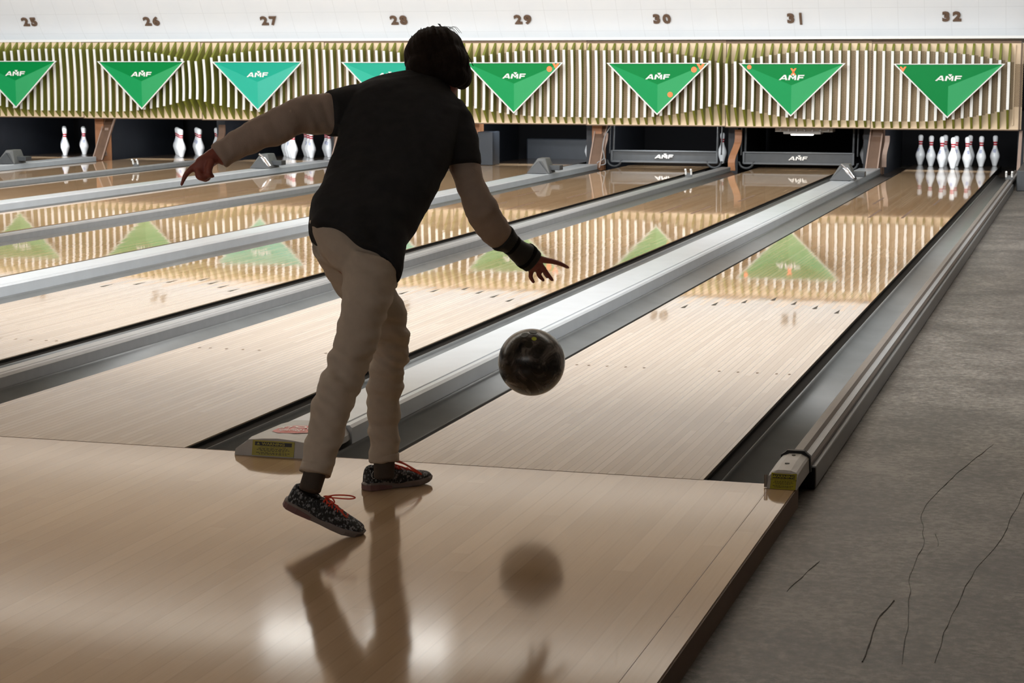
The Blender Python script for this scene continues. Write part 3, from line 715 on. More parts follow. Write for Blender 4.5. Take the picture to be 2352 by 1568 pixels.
def add_rake(n, lab, ldx=0):
    c = LC[n]; Y = 17.62
    t = thing('rake', lab, 'rake', (c, Y, .05), 'dark grey rakes lowered across the lanes')
    hw = .665
    mb = MB(); mb.box(c-hw, c+hw, Y+.012, Y+.04, .075, .19); mb.build('bar', 'darkgrey', t)
    f = MB(); f.box(c-hw, c+hw, Y-.01, Y+.03, .19, .208); f.box(c-hw, c+hw, Y-.012, Y+.03, .055, .078)
    f.box(c-hw-.01, c-hw+.014, Y-.01, Y+.03, .06, .205); f.box(c+hw-.014, c+hw+.01, Y-.01, Y+.03, .06, .205)
    f.build('flange', 'flange', t, bevel=.004)
    for s in (-1, 1):
        xo = c+s*(hw+.01)
        ring = [(xo+.085*cos(pi+pi*k/8)-s*.045, Y, .075+.07*sin(pi+pi*k/8)) for k in range(9)]
        MB().tube([(xo-.10-s*.045,Y,.075)]+ring+[(xo+.10-s*.045,Y,.075)], .014, 8).build('foot', 'darkgrey', t)
        MB().tube([(xo-s*.02,Y+.06,.2),(xo-s*.02,Y+.10,.62)], .014, 8).tube([(xo+s*.03,Y+.06,.16),(xo+s*.03,Y+.12,.62)], .010, 8).build('arm', 'darkgrey', t)
    logo(c+ldx, Y-.006, .135, .235, .018, t)
    return t
add_rake(31, 'dark grey lowered rake with white letters under sign 31', .0)
add_rake(30, 'dark grey lowered rake with white letters and a leftover pin beside it, under sign 30', -.0)
t = thing('pinsetter_tray', 'bright metal underside of the pinsetter just visible over the rake under sign 31', 'pinsetter', (-1.7, 17.55, .45))
MB().box(-2.05, -1.36, 17.5, 17.75, .455, .50).box(-1.95, -1.5, 17.49, 17.7, .43, .46).build('tray', 'nose', t, bevel=.004)
MB().box(-1.86, -1.60, 17.5, 17.6, .415, .43).build('lamp', 'glow', t, bevel=.004)
for k in range(7): MB().tube([(-1.98+k*.095,17.49,.46),(-1.98+k*.095,17.49,.49)], .013, 8).build('roller', 'chrome', t)

for n in (32, 30, 29, 27, 26, 25):
    c = LC[n]
    t = thing('pin_light', 'small lamp under the masking panel lighting the pins of lane %d' % n, 'lamp', (c, 17.5, .55), 'small lamps behind the masks')
    MB().box(c-.09, c+.09, 17.30, 17.36, .575, .62).build('housing', 'hood', t)
    MB().box(c-.05, c+.05, 17.31, 17.35, .562, .576).build('tube', 'glow', t)
    area('pin_spot', (c, 17.40, .62), (c, 18.7, .1), .7, .06, 11, (.93,.97,1.0), spread=2.4)

# ------------------------------------------------------------------ pins
PP = [(.0258,0),(.0290,.006),(.0345,.03),(.0445,.06),(.0545,.09),(.0600,.108),(.0606,.1146),(.0585,.14),(.0510,.165),(.0420,.19),(.0320,.215),(.0250,.238),(.0228,.254),(.0232,.27),(.0255,.295),(.0300,.32),(.0322,.343),(.0310,.358),(.0260,.370),(.0170,.378),(.006,.381)]
pv, pf = lathe(PP, (0,0,0), 28)
proto = obj('bowling_pin', pv, pf, 'pin', smooth=True)
used = [False]
def put_pin(n, dx, dy, desc, rot):
    o = proto if not used[0] else proto.copy()
    if used[0]: C.objects.link(o)
    used[0] = True
    o.location = (LC[n]+dx, 18.288+dy, .0005); o.rotation_euler = (0,0,rot)
    tag(o, desc, 'bowling pin', {32:'pins racked under sign 32',27:'pins racked under sign 28 beside the shirt',26:'pins racked right of the pointing hand',25:'pins racked at the far left'}.get(n, 'single pins left standing'))
ROWS = [(0,0,'front bowling pin'),(-.1524,.264,'left pin of the second row'),(.1524,.264,'right pin of the second row'),(-.3048,.528,'left pin of the third row'),(0,.528,'middle pin of the third row'),(.3048,.528,'right pin of the third row'),
        (-.4572,.792,'leftmost pin of the back row'),(-.1524,.792,'inner left pin of the back row'),(.1524,.792,'inner right pin of the back row'),(.4572,.792,'rightmost pin of the back row')]
for n, where, skip in ((32, 'the white red-striped rack under sign 32', ()), (27, 'the white rack between left sleeve and shirt', (9,)), (26, 'the white rack above the pointing hand', (9,)), (25, 'the white rack at the far left', (9,))):
    for i, (dx, dy, nm) in enumerate(ROWS):
        if i in skip: continue
        put_pin(n, dx, dy, '%s in %s' % (nm, where), random.uniform(-.9, .9))
put_pin(29, .4572, .792, 'lone white pin left standing beside the leaning board under sign 29', .9)
put_pin(30, .4572, .792, 'lone white pin standing at the right end of the left rake', 2.5)
put_pin(31, .62, .9, 'white pin mostly hidden right of the right rake', 2.5)
put_pin(24, .3048, .528, 'white pin with blue mark cut by the left edge of the picture', .5)

# ------------------------------------------------------------------ ball in flight
bc = Vector((-.030, -.005, .348)); R_ = .1068
bm = bmesh.new(); bmesh.ops.create_uvsphere(bm, u_segments=64, v_segments=40, radius=R_)
me = bpy.data.meshes.new('bowling_ball'); bm.to_mesh(me); bm.free(); me.materials.append(M['ball'])
me.polygons.foreach_set('use_smooth', [True]*len(me.polygons))
ball = bpy.data.objects.new('bowling_ball', me); C.objects.link(ball); ball.location = bc
tag(ball, 'black pearl bowling ball in the air just released above the foul line', 'bowling ball')
toc = (CAM-bc).normalized(); bx = rt; bz = bx.cross(-toc).normalized()
if bz.z < 0: bz = -bz
def on_ball(a, b, r, name, mat, lift=.0006):
    d = (toc*sqrt(max(0, 1-a*a-b*b))+bx*a+bz*b).normalized(); p = bc+d*(R_+lift)
    s = d.orthogonal().normalized(); q = d.cross(s)
    V = [p+(s*cos(k*pi/8)+q*sin(k*pi/8))*r for k in range(16)]+[p-d*.003+(s*cos(k*pi/8)+q*sin(k*pi/8))*r for k in range(16)]
    obj(name, V, [tuple(range(16))]+[(k, (k+1)%16, 16+(k+1)%16, 16+k) for k in range(16)], mat, ball)
on_ball(-.20, .80, .0125, 'finger_hole', 'ink'); on_ball(.05, .90, .0125, 'finger_hole', 'ink'); on_ball(-.08, .52, .013, 'thumb_hole', 'ink')
M['lime'] = plain('lime_insert', (.55,.62,.03), .4, emit=.0)
on_ball(.075, .69, .008, 'insert', 'lime')

# ceiling fixtures over the approach and lanes
for i, (x, y) in enumerate([(-4.35,8.3),(-3.45,8.35)]):
    t = thing('ceiling_light', 'fluorescent ceiling light above the lanes, the %s one of a close pair' % ('left', 'right')[i], 'ceiling light', (x, y, 3.33), 'ceiling lights over the lanes')
    MB().box(x-.33, x+.33, y-.16, y+.16, 3.31, 3.369).build('housing', 'white', t)
    MB().box(x-.31, x+.31, y-.14, y+.14, 3.30, 3.312).build('diffuser', 'diffuser', t)
# ------------------------------------------------------------------ the bowler
PD = {"torso":[[[-0.3895,-0.6341,0.7432],[0.1294,0.0271,-0.0787],[-0.0537,0.0762,-0.0621]],[[-0.3916,-0.6086,0.7763],[0.1338,0.0295,-0.0715],[-0.0509,0.0767,-0.0637]],[[-0.3905,-0.5698,0.8214],[0.1415,0.0352,-0.0492],[-0.0428,0.0713,-0.072]],[[-0.3866,-0.5205,0.8605],[0.1487,0.0393,-0.0362],[-0.0365,0.0709,-0.0728]],[[-0.3757,-0.4793,0.9022],[0.154,0.0423,-0.0269],[-0.0328,0.0745,-0.071]],[[-0.3684,-0.4277,0.9495],[0.1598,0.0452,-0.0194],[-0.0297,0.074,-0.0729]],[[-0.3642,-0.3763,1.002],[0.1654,0.0463,-0.0227],[-0.0316,0.0785,-0.0703]],[[-0.3621,-0.3371,1.0479],[0.1669,0.0465,-0.0248],[-0.0324,0.0796,-0.0687]],[[-0.3598,-0.2983,1.0904],[0.1686,0.0463,-0.0295],[-0.032,0.0726,-0.0688]],[[-0.3577,-0.2606,1.1268],[0.1734,0.0474,-0.0316],[-0.0299,0.064,-0.0679]],[[-0.3611,-0.2249,1.1602],[0.1685,0.0461,-0.0304],[-0.0261,0.0556,-0.0602]],[[-0.3594,-0.1935,1.1894],[0.1395,0.0381,-0.0259],[-0.0216,0.0476,-0.0465]],[[-0.3525,-0.1726,1.2098],[0.1089,0.0293,-0.0226],[-0.0174,0.0345,-0.0391]],[[-0.3457,-0.1533,1.2189],[0.0788,0.0205,-0.0214],[-0.0173,0.0251,-0.0396]],[[-0.333,-0.1325,1.2267],[0.0713,0.0182,-0.0214],[-0.0146,0.0205,-0.0311]]],"rsl":[[[-0.2537,-0.1828,1.1546],[0.0484,0.0176,0.0198],[-0.0118,0.0552,-0.0203]],[[-0.2304,-0.1923,1.1153],[0.0606,0.0208,0.0171],[-0.0124,0.0587,-0.0275]],[[-0.2086,-0.214,1.0679],[0.0585,0.0199,0.0151],[-0.0128,0.0586,-0.0275]],[[-0.1942,-0.2267,1.0249],[0.0554,0.0184,0.0111],[-0.0144,0.0564,-0.0215]],[[-0.1797,-0.2394,0.9822],[0.0512,0.0161,0.0046],[-0.0146,0.0523,-0.0204]]],"lsl":[[[-0.4835,-0.2736,1.1513],[-0.0075,-0.0122,-0.0658],[-0.0302,0.0457,-0.005]],[[-0.5129,-0.2931,1.1502],[-0.0047,-0.0123,-0.0723],[-0.039,0.0453,-0.0052]],[[-0.5406,-0.3239,1.1416],[0.0004,-0.0108,-0.0721],[-0.0449,0.0423,-0.0066]],[[-0.5684,-0.3539,1.1382],[0.0065,-0.0081,-0.0666],[-0.0444,0.0422,-0.0095]]],"rarm":[[[-0.1806,-0.2323,0.9957],[0.0449,0.0141,0.0039],[-0.0118,0.0408,-0.0115]],[[-0.1685,-0.2399,0.9566],[0.045,0.0137,0.0013],[-0.0126,0.0422,-0.0093]],[[-0.1525,-0.2404,0.9212],[0.0455,0.0141,0.0026],[-0.0128,0.0426,-0.0064]],[[-0.138,-0.2406,0.8911],[0.0474,0.0148,0.0039],[-0.0138,0.0439,0.0005]],[[-0.1264,-0.2314,0.8589],[0.0492,0.0162,0.0092],[-0.0158,0.0391,0.0158]],[[-0.1167,-0.2029,0.819],[0.0472,0.0165,0.0151],[-0.0179,0.0306,0.0225]],[[-0.1061,-0.1631,0.7819],[0.0401,0.0157,0.0239],[-0.0217,0.0225,0.0216]],[[-0.0976,-0.1225,0.7544],[0.0285,0.013,0.0294],[-0.0247,0.0165,0.0166]]],"rfore":[[[-0.1071,-0.1736,0.7841],[0.0364,0.0138,0.0185],[-0.016,0.0165,0.0193]],[[-0.0923,-0.1213,0.7518],[0.0158,0.0086,0.0254],[-0.0206,0.0136,0.0082]],[[-0.0741,-0.0882,0.7248],[0.016,0.0083,0.0228],[-0.0154,0.0147,0.0055]],[[-0.0483,-0.0534,0.6943],[0.0167,0.0086,0.0236],[-0.0126,0.012,0.0046]],[[-0.0277,-0.019,0.6716],[0.0214,0.0099,0.0231],[-0.0117,0.0107,0.0063]],[[-0.015,0.004,0.6587],[0.0208,0.0096,0.0218],[-0.0097,0.0085,0.0055]]],"brace":[[[-0.0903,-0.1257,0.7535],[0.0237,0.0126,0.0361],[-0.0241,0.0209,0.0086]],[[-0.0728,-0.0971,0.7332],[0.0184,0.0093,0.0248],[-0.0215,0.0208,0.0082]],[[-0.053,-0.0687,0.7072],[0.0184,0.0096,0.0269],[-0.0201,0.0181,0.0073]],[[-0.0372,-0.0402,0.6899],[0.021,0.011,0.0311],[-0.0189,0.0164,0.007]],[[-0.0224,-0.0176,0.6703],[0.0212,0.0107,0.0285],[-0.0152,0.0149,0.0057]]],"larm":[[[-0.5589,-0.3458,1.1381],[0.0039,-0.0085,-0.064],[-0.0339,0.0388,-0.0072]],[[-0.6047,-0.3861,1.1368],[0.0037,-0.008,-0.0605],[-0.0344,0.0383,-0.0072]],[[-0.6383,-0.4177,1.1341],[0.0073,-0.0062,-0.0558],[-0.0344,0.0352,-0.0085]],[[-0.6647,-0.4492,1.1179],[0.0122,-0.0045,-0.0543],[-0.0294,0.0367,-0.0097]],[[-0.6943,-0.4713,1.1008],[0.0177,-0.0024,-0.051],[-0.023,0.0398,-0.0098]],[[-0.7288,-0.4948,1.0838],[0.0157,-0.0025,-0.0477],[-0.0212,0.0387,-0.009]],[[-0.768,-0.5201,1.0642],[0.0149,-0.0022,-0.0444],[-0.0195,0.0363,-0.0083]],[[-0.8037,-0.545,1.0403],[0.0171,-0.0006,-0.0379],[-0.0176,0.0326,-0.0084]],[[-0.8343,-0.5688,1.0138],[0.023,0.002,-0.0327],[-0.015,0.0292,-0.0088]]],"lfore":[[[-0.8068,-0.546,1.0396],[0.0135,0.0002,-0.0257],[-0.014,0.0207,-0.0072]],[[-0.8267,-0.565,1.0234],[0.0133,0.0007,-0.0218],[-0.0121,0.0196,-0.0067]],[[-0.8441,-0.5764,1.0179],[0.0133,0.0008,-0.0211],[-0.0109,0.0168,-0.0062]],[[-0.8595,-0.5937,1.0037],[0.0162,0.0022,-0.0179],[-0.0096,0.0162,-0.0067]],[[-0.8747,-0.6054,0.9912],[0.0167,0.0025,-0.0166],[-0.0083,0.016,-0.0059]],[[-0.8773,-0.6142,0.973],[0.0146,0.0028,-0.0109],[-0.0067,0.0134,-0.0056]]],"pelvis":[[[-0.3976,-0.6085,0.7889],[0.1237,0.0302,-0.0464],[-0.0279,0.0929,-0.014]],[[-0.3875,-0.6113,0.75],[0.12,0.0293,-0.0452],[-0.0285,0.0948,-0.0143]],[[-0.3782,-0.6138,0.715],[0.1119,0.0276,-0.0401],[-0.0285,0.0948,-0.0143]],[[-0.366,-0.615,0.683],[0.0983,0.0247,-0.032],[-0.0262,0.0872,-0.0132]]],"rleg":[[[-0.3375,-0.6391,0.7111],[0.0828,0.0215,-0.0225],[-0.0293,0.0661,-0.0447]],[[-0.3283,-0.6571,0.6785],[0.076,0.0215,-0.0094],[-0.0245,0.0663,-0.0473]],[[-0.3232,-0.6819,0.6436],[0.0695,0.0205,-0.0031],[-0.0197,0.0595,-0.0497]],[[-0.3171,-0.7182,0.601],[0.065,0.0192,-0.0025],[-0.0187,0.0578,-0.0423]],[[-0.3227,-0.7483,0.5527],[0.0617,0.0183,-0.0019],[-0.0177,0.0564,-0.0336]],[[-0.3259,-0.7773,0.5065],[0.0586,0.0173,-0.0019],[-0.0167,0.0532,-0.0314]],[[-0.3359,-0.8089,0.4571],[0.0566,0.0167,-0.0019],[-0.0162,0.0513,-0.0308]],[[-0.3407,-0.8381,0.4129],[0.0553,0.0162,-0.0031],[-0.0155,0.0463,-0.0349]],[[-0.3458,-0.8778,0.3702],[0.0532,0.0155,-0.0036],[-0.0147,0.042,-0.0372]],[[-0.3484,-0.9167,0.3273],[0.0523,0.0152,-0.0036],[-0.0145,0.0416,-0.0346]],[[-0.3482,-0.9623,0.2693],[0.0491,0.0144,-0.0024],[-0.0132,0.0404,-0.0282]],[[-0.35,-0.9979,0.2119],[0.0443,0.0129,-0.003],[-0.0127,0.0389,-0.0209]],[[-0.3566,-1.0162,0.1743],[0.0404,0.0109,-0.0083],[-0.0137,0.0385,-0.0163]]],"lleg":[[[-0.4422,-0.5846,0.7569],[0.0817,0.0203,-0.0284],[-0.0024,0.0722,0.0447]],[[-0.4245,-0.5547,0.7097],[0.0868,0.0228,-0.0222],[-0.0085,0.0735,0.0419]],[[-0.4046,-0.5163,0.6449],[0.0872,0.0235,-0.0179],[-0.0117,0.0719,0.0376]],[[-0.3777,-0.4766,0.5748],[0.0784,0.0234,-0.0013],[-0.0198,0.068,0.0274]],[[-0.3609,-0.4495,0.5109],[0.0686,0.0211,0.0032],[-0.02,0.0617,0.0204]],[[-0.353,-0.4291,0.4556],[0.057,0.0176,0.0032],[-0.0186,0.0576,0.0133]],[[-0.356,-0.4225,0.4007],[0.0523,0.0157,-0.0],[-0.0172,0.0571,0.0063]],[[-0.3684,-0.4226,0.3549],[0.0505,0.0152,-0.0],[-0.0161,0.0535,0.0035]],[[-0.3742,-0.4216,0.3037],[0.0499,0.015,-0.0],[-0.0153,0.0507,0.0013]],[[-0.3762,-0.4219,0.2359],[0.0475,0.0142,-0.0007],[-0.0143,0.0479,-0.0019]],[[-0.3737,-0.427,0.1617],[0.0438,0.0129,-0.002],[-0.0125,0.0421,-0.0027]],[[-0.3736,-0.4287,0.1155],[0.0425,0.0126,-0.0013],[-0.0123,0.0411,-0.0032]],[[-0.3725,-0.4321,0.0906],[0.0424,0.013,0.0013],[-0.012,0.0398,-0.006]]],"neck":[[[-0.3072,-0.1952,1.1791],[0.0481,0.0138,-0.0047],[-0.0114,0.0258,-0.0413]],[[-0.3137,-0.1388,1.2161],[0.0473,0.0132,-0.0067],[-0.0129,0.0253,-0.0412]],[[-0.3145,-0.0926,1.2444],[0.0445,0.0121,-0.0087],[-0.0147,0.0248,-0.0409]]],"Rf":[[[-0.0364,-0.0137,0.6543,0.01],[-0.0333,0.0004,0.6364,0.0085],[-0.0353,0.0025,0.6195,0.0075],[-0.0268,0.0078,0.6025,0.0055]],[[-0.0235,-0.0038,0.6592,0.01],[-0.015,0.0117,0.6399,0.0085],[-0.0118,0.0206,0.6224,0.0078],[-0.0007,0.032,0.6063,0.0055]],[[-0.0107,0.0013,0.6674,0.01],[0.0005,0.0226,0.6462,0.0085],[0.0091,0.0381,0.6268,0.0078],[0.0231,0.0498,0.6065,0.0058]],[[-0.0093,0.0165,0.6604,0.01],[-0.0049,0.0465,0.6408,0.008],[-0.0084,0.0746,0.6238,0.007],[-0.0053,0.0944,0.6092,0.0055]],[[-0.0163,-0.0287,0.6894,0.012],[0.0062,-0.008,0.677,0.011],[0.0327,0.0096,0.6706,0.009],[0.0567,0.026,0.6614,0.0075],[0.0769,0.0408,0.6494,0.0055]]],"Lf":[[[-0.8762,-0.6049,0.9976,0.012],[-0.892,-0.6167,0.9864,0.0115],[-0.9065,-0.6284,0.9726,0.009],[-0.9147,-0.6386,0.9564,0.0075],[-0.9201,-0.6489,0.9338,0.0045]],[[-0.8783,-0.6007,0.9948,0.012],[-0.8782,-0.6195,0.9752,0.0115],[-0.8662,-0.6393,0.9598,0.011],[-0.8535,-0.6308,0.9557,0.01],[-0.8557,-0.6139,0.9675,0.009]],[[-0.8774,-0.5851,0.9914,0.012],[-0.877,-0.5989,0.9689,0.0115],[-0.8625,-0.618,0.9535,0.011],[-0.8525,-0.6096,0.9545,0.0095],[-0.8549,-0.5979,0.9667,0.009]],[[-0.8765,-0.5695,0.9881,0.011],[-0.876,-0.5773,0.9704,0.0105],[-0.864,-0.5911,0.9597,0.01],[-0.8566,-0.5887,0.961,0.009],[-0.8614,-0.5782,0.9706,0.008]],[[-0.8423,-0.6048,1.0006,0.012],[-0.8424,-0.6232,0.9836,0.0115],[-0.8395,-0.6301,0.9674,0.0105],[-0.8325,-0.6187,0.9592,0.0065]]],"head":[-0.3066,-0.0731,1.288],"frame":[[0.9576,0.2881,-0.0006],[-0.2882,0.9576,0.0]]}
Q = Vector
def slab(ring, n=28, e=2.3):
    c, a, b = [Q(x) for x in ring]; out = []
    for k in range(n):
        t = 2*pi*k/n; ct, s = cos(t), sin(t)
        out.append(c+a*(math.copysign(abs(ct)**(2/e), ct))+b*(math.copysign(abs(s)**(2/e), s)))
    return out
def interp_rings(R, k=4):
    out = []
    cs = [catmull([r[j] for r in R], k) for j in range(3)]
    return list(zip(*cs))
def loft(R, scale=1.0, n=28, k=4, e=2.3, cap=.5, ext=(0,0)):
    """closed tube through rings; cap = how far the ends bulge as a fraction of the thickness"""
    I = [(c, a*scale, b*scale) for c, a, b in interp_rings(R, k)]
    def capr(r0, r1, amt):
        d = (r0[0]-r1[0]).normalized(); h = r0[2].length*amt; res = []
        for s in (.35, .65, .87, .98):
            q = sqrt(1-s*s); res.append((r0[0]+d*h*s, r0[1]*q, r0[2]*q))
        return res
    if cap: I = capr(I[0], I[1], cap)[::-1]+I+capr(I[-1], I[-2], cap)
    V = []; F = []
    for r in I: V += slab(r, n, e)
    for i in range(len(I)-1):
        for j in range(n): F.append((i*n+j, i*n+(j+1)%n, (i+1)*n+(j+1)%n, (i+1)*n+j))
    F.append(tuple(range(n))[::-1]); F.append(tuple((len(I)-1)*n+j for j in range(n)))
    return V, F
def chain(pts_, n=12, k=4):
    P = catmull([Q(p[:3]) for p in pts_], k); rr = catmull([Q((p[3],0,0)) for p in pts_], k)
    # rounded ends
    P0 = P[0]-(P[1]-P[0]).normalized()*rr[0].x*.5; P1 = P[-1]+(P[-1]-P[-2]).normalized()*rr[-1].x*.8
    pp = [P0]+P+[P1]; r = [rr[0].x*.6]+[x.x for x in rr]+[rr[-1].x*.35]
    mb = MB(); mb.tube(pp, r, n); return mb.v, mb.f
def ellipsoid(c, ax, ay, az, n=20, m=14):
    V = []; F = []
    for i in range(m+1):
        t = pi*i/m
        for k in range(n):
            s = 2*pi*k/n; V.append(Q(c)+Q(ax)*(sin(t)*cos(s))+Q(ay)*(sin(t)*sin(s))+Q(az)*cos(t))
    for i in range(m):
        for k in range(n): F.append((i*n+k, i*n+(k+1)%n, (i+1)*n+(k+1)%n, (i+1)*n+k))
    return V, F
def fuse(name, pieces, voxel, mat, parent, smooth_it=4, disp=None, fac=.5):
    V = []; F = []
    for v, f in pieces:
        n = len(V); V += list(v); F += [[i+n for i in q] for q in f]
    me = bpy.data.meshes.new('tmp'); me.from_pydata([tuple(v) for v in V], [], F)
    b = bmesh.new(); b.from_mesh(me); bmesh.ops.remove_doubles(b, verts=b.verts, dist=1e-6)
    bmesh.ops.recalc_face_normals(b, faces=b.faces); b.to_mesh(me); b.free()
    o = bpy.data.objects.new('tmp', me); C.objects.link(o)
    r = o.modifiers.new('r', 'REMESH'); r.mode = 'VOXEL'; r.voxel_size = voxel; r.use_smooth_shade = True
    s = o.modifiers.new('s', 'SMOOTH'); s.iterations = smooth_it; s.factor = fac
    bpy.context.view_layer.update()
    m2 = bpy.data.meshes.new_from_object(o.evaluated_get(bpy.context.evaluated_depsgraph_get()))
    bpy.data.objects.remove(o); bpy.data.meshes.remove(me)
    m2.name = name; m2.materials.clear(); m2.materials.append(M[mat])
    org = wloc(parent)
    if disp:
        ns = [v.normal.copy() for v in m2.vertices]; cs = [v.co.copy() for v in m2.vertices]
        for v, nn, c in zip(m2.vertices, ns, cs):
            v.co = c+disp(c, nn)
    for v in m2.vertices: v.co -= org
    m2.polygons.foreach_set('use_smooth', [True]*len(m2.polygons)); m2.update()
    o = bpy.data.objects.new(name, m2); C.objects.link(o); o.parent = parent
    return o
person = thing('person', 'person in charcoal shirt and khaki trousers bending forward after releasing the ball', 'person', (-.36, -.45, 0))
RT = Q(PD['frame'][0]); FH = Q(PD['frame'][1]); ZZ = Q((0,0,1))
# head frame: seen from behind, bent forward and tilted
Uh = (RT*-.22+FH*.55+ZZ*.80).normalized(); Fh = (FH*.80+ZZ*-.58+RT*.22); Fh = (Fh-Uh*Fh.dot(Uh)).normalized(); Rh = Fh.cross(Uh).normalized()
H = Q(PD['head'])
H = H-RT*.010
hp = lambda r, f, u: H+Rh*r+Fh*f+Uh*u
def he(r, f, u, a, b, c): return ellipsoid(hp(r,f,u), Rh*a, Fh*b, Uh*c)
head = [he(0,-.005,.02,.072,.088,.085), he(0,.022,-.03,.058,.066,.082), he(0,.045,-.085,.032,.038,.03),
        he(0,.092,-.018,.012,.016,.026), he(0,.104,-.036,.014,.013,.010), he(0,.072,.022,.05,.02,.014),
        he(-.052,.05,-.03,.02,.022,.02), he(.052,.05,-.03,.02,.022,.02),
        he(0,.085,-.060,.024,.010,.0055), he(0,.083,-.070,.020,.010,.006),
        he(-.075,-.005,-.02,.008,.017,.030), he(.075,-.005,-.02,.008,.017,.030)]
def trunk(k, s): return loft(PD[k], s, 24, 3)
body_parts = head+[loft(PD['torso'][2:-1], .84, 28, 4), loft(PD['neck'], .7, 20, 3), loft(PD['rsl'][:-1], .72, cap=.1), loft(PD['lsl'][:-1], .72, cap=.1), loft(PD['rarm'], .72), loft(PD['larm'], .72),
    loft(PD['rfore'], .98, 20, 4, 2.2), loft(PD['lfore'], 1.0, 20, 4, 2.4), loft(PD['pelvis'], .84), loft(PD['rleg'], .66), loft(PD['lleg'], .66)]
body_parts += [chain(c) for c in PD['Rf']+PD['Lf']]
body = fuse('body', body_parts, .0038, 'skin', person, 3)
for s in (-1, 1):
    v, f = ellipsoid(hp(s*.031, .077, .0), Rh*.010, Fh*.009, Uh*.006, 14, 10); obj('eye', v, f, 'eyew', person, smooth=True)
def hair_disp(c, n):
    l = c-H; r, f, u = l.dot(Rh), l.dot(Fh), l.dot(Uh)
    a = math.atan2(r, -f+1e-6)
    s = .0040*noise.noise(Q((a*7, u*9, r*8)))+.0022*noise.noise(Q((a*16, u*14, 3)))
    return n*s
hairp = [he(.0,-.008,.022,.098,.099,.092), he(-.03,-.04,-.03,.066,.058,.062), he(.035,-.035,-.035,.066,.058,.066), he(.062,.0,-.055,.036,.05,.058), he(-.062,.0,-.045,.034,.05,.055), he(.052,-.03,-.088,.034,.042,.03), he(.01,.045,.055,.075,.055,.045)]
hair = fuse('hair', hairp, .004, 'hair', person, 6, hair_disp)
mb = MB(); rnd = random.Random(3)
for i in range(46):
    a = rnd.uniform(-1.9, 1.9); u0 = rnd.uniform(-.04, .10)
    r0 = sqrt(max(.001, 1-(u0/.115)**2))
    p0 = hp(.093*r0*sin(a), -.09*r0*cos(a), u0+.022); d = (p0-H).normalized()
    p1 = p0+d*.004-Uh*.03+Rh*rnd.uniform(-.012,.012); p2 = p0+d*rnd.uniform(.002,.008)-Uh*.06+Rh*rnd.uniform(-.02,.02)
    mb.tube(catmull([p0, p1, p2], 4), .0011, 5)
for i in range(9):
    q = hp(.02+.006*i, -.03+.01*rnd.random(), .108-.0025*i)
    mb.tube(catmull([q, q+ZZ*.006+RT*.008, q+ZZ*(.006+.003*rnd.random())+RT*.02, q+RT*.036-ZZ*.012], 5), .0007, 5)
mb.build('loose_strands', 'hair', hair)

# clothing
def fold(scale, amp, dirv):
    dv = Q(dirv).normalized()
    def f(c, n):
        s = c.dot(dv); q = (c-dv*s)*scale*.35+dv*s*scale
        v = noise.noise(q)*1.0+.5*noise.noise(q*2.1+Q((5,2,1)))
        return n*(amp*v)
    return f
spine = (Q(PD['torso'][8][0])-Q(PD['torso'][1][0])).normalized()
diag = (spine*.75+RT*-.5).normalized()
def shirt_disp(c, n):
    a = fold(9, .0075, diag)(c, n); b = fold(24, .0030, diag)(c, n)
    s = (c-Q(PD['torso'][0][0])).dot(spine)
    side = (c-Q(PD['torso'][0][0])).dot(RT)
    ridge = Q((0,0,0))
    if s < .16: ridge = n*(.006*(1-s/.16)*sin(side*55+s*12))
    return a+b+ridge
shirt = fuse('shirt', [loft(PD['torso'], 1.0, 32, 4, 2.35, .1), loft(PD['rsl'], 1.0, 24, 4, 2.2, .05), loft(PD['lsl'], 1.0, 24, 4, 2.2, .05)], .005, 'shirt', person, 5, shirt_disp)
# collar band
nr = PD['torso'][-1]
v, f = loft([[nr[0], nr[1], nr[2]], [list(Q(nr[0])+spine*.012), list(Q(nr[1])*.93), list(Q(nr[2])*.93)]], 1.02, 28, 2, 2.1, .1); obj('collar', v, f, 'shirt', shirt, smooth=True)
def arm_disp(ax, amp=.0045):
    return lambda c, n: fold(26, amp, ax)(c, n)
ra = (Q(PD['rarm'][-1][0])-Q(PD['rarm'][0][0])); la = (Q(PD['larm'][-1][0])-Q(PD['larm'][0][0]))
fuse('sleeve', [loft(PD['rarm'], 1.0, 24, 4, 2.2, .1)], .005, 'under', person, 4, arm_disp(ra, .004))
ls = fuse('sleeve', [loft(PD['larm'], 1.0, 24, 4, 2.2, .1)], .005, 'under', person, 4, arm_disp(la, .0045))
# open cuff flap hanging under the left wrist
br = fuse('wrist_brace', [loft(PD['brace'], 1.04, 22, 4, 2.6, .15)], .004, 'brace', person, 3)
for ia, sc in ((1, 1.06), (3, 1.07)):
    c, a, b = [Q(x) for x in PD['brace'][ia]]; d = (Q(PD['brace'][ia+1][0])-c).normalized()*.008
    v, f = loft([[list(c-d), list(a), list(b)], [list(c+d), list(a), list(b)]], sc, 22, 2, 2.6, .05); obj('strap', v, f, 'edge', br, smooth=True)
def pants_disp(c, n):
    kz = c.z
    amp = .0045+.0072*math.exp(-((kz-.42)/.16)**2)+.005*math.exp(-((kz-.14)/.08)**2)
    q = Q((c.x*7, c.y*7, kz*30)); q2 = Q((c.x*14+4, c.y*14, kz*46+c.x*30))
    return n*(amp*noise.noise(q)+amp*.6*noise.noise(q2))
pants = fuse('trousers', [loft(PD['pelvis'], 1.0, 32, 4, 2.3, .3), loft(PD['rleg'], 1.0, 28, 4, 2.25, .03), loft(PD['lleg'], 1.0, 28, 4, 2.25, .03)], .005, 'pants', person, 4, pants_disp)
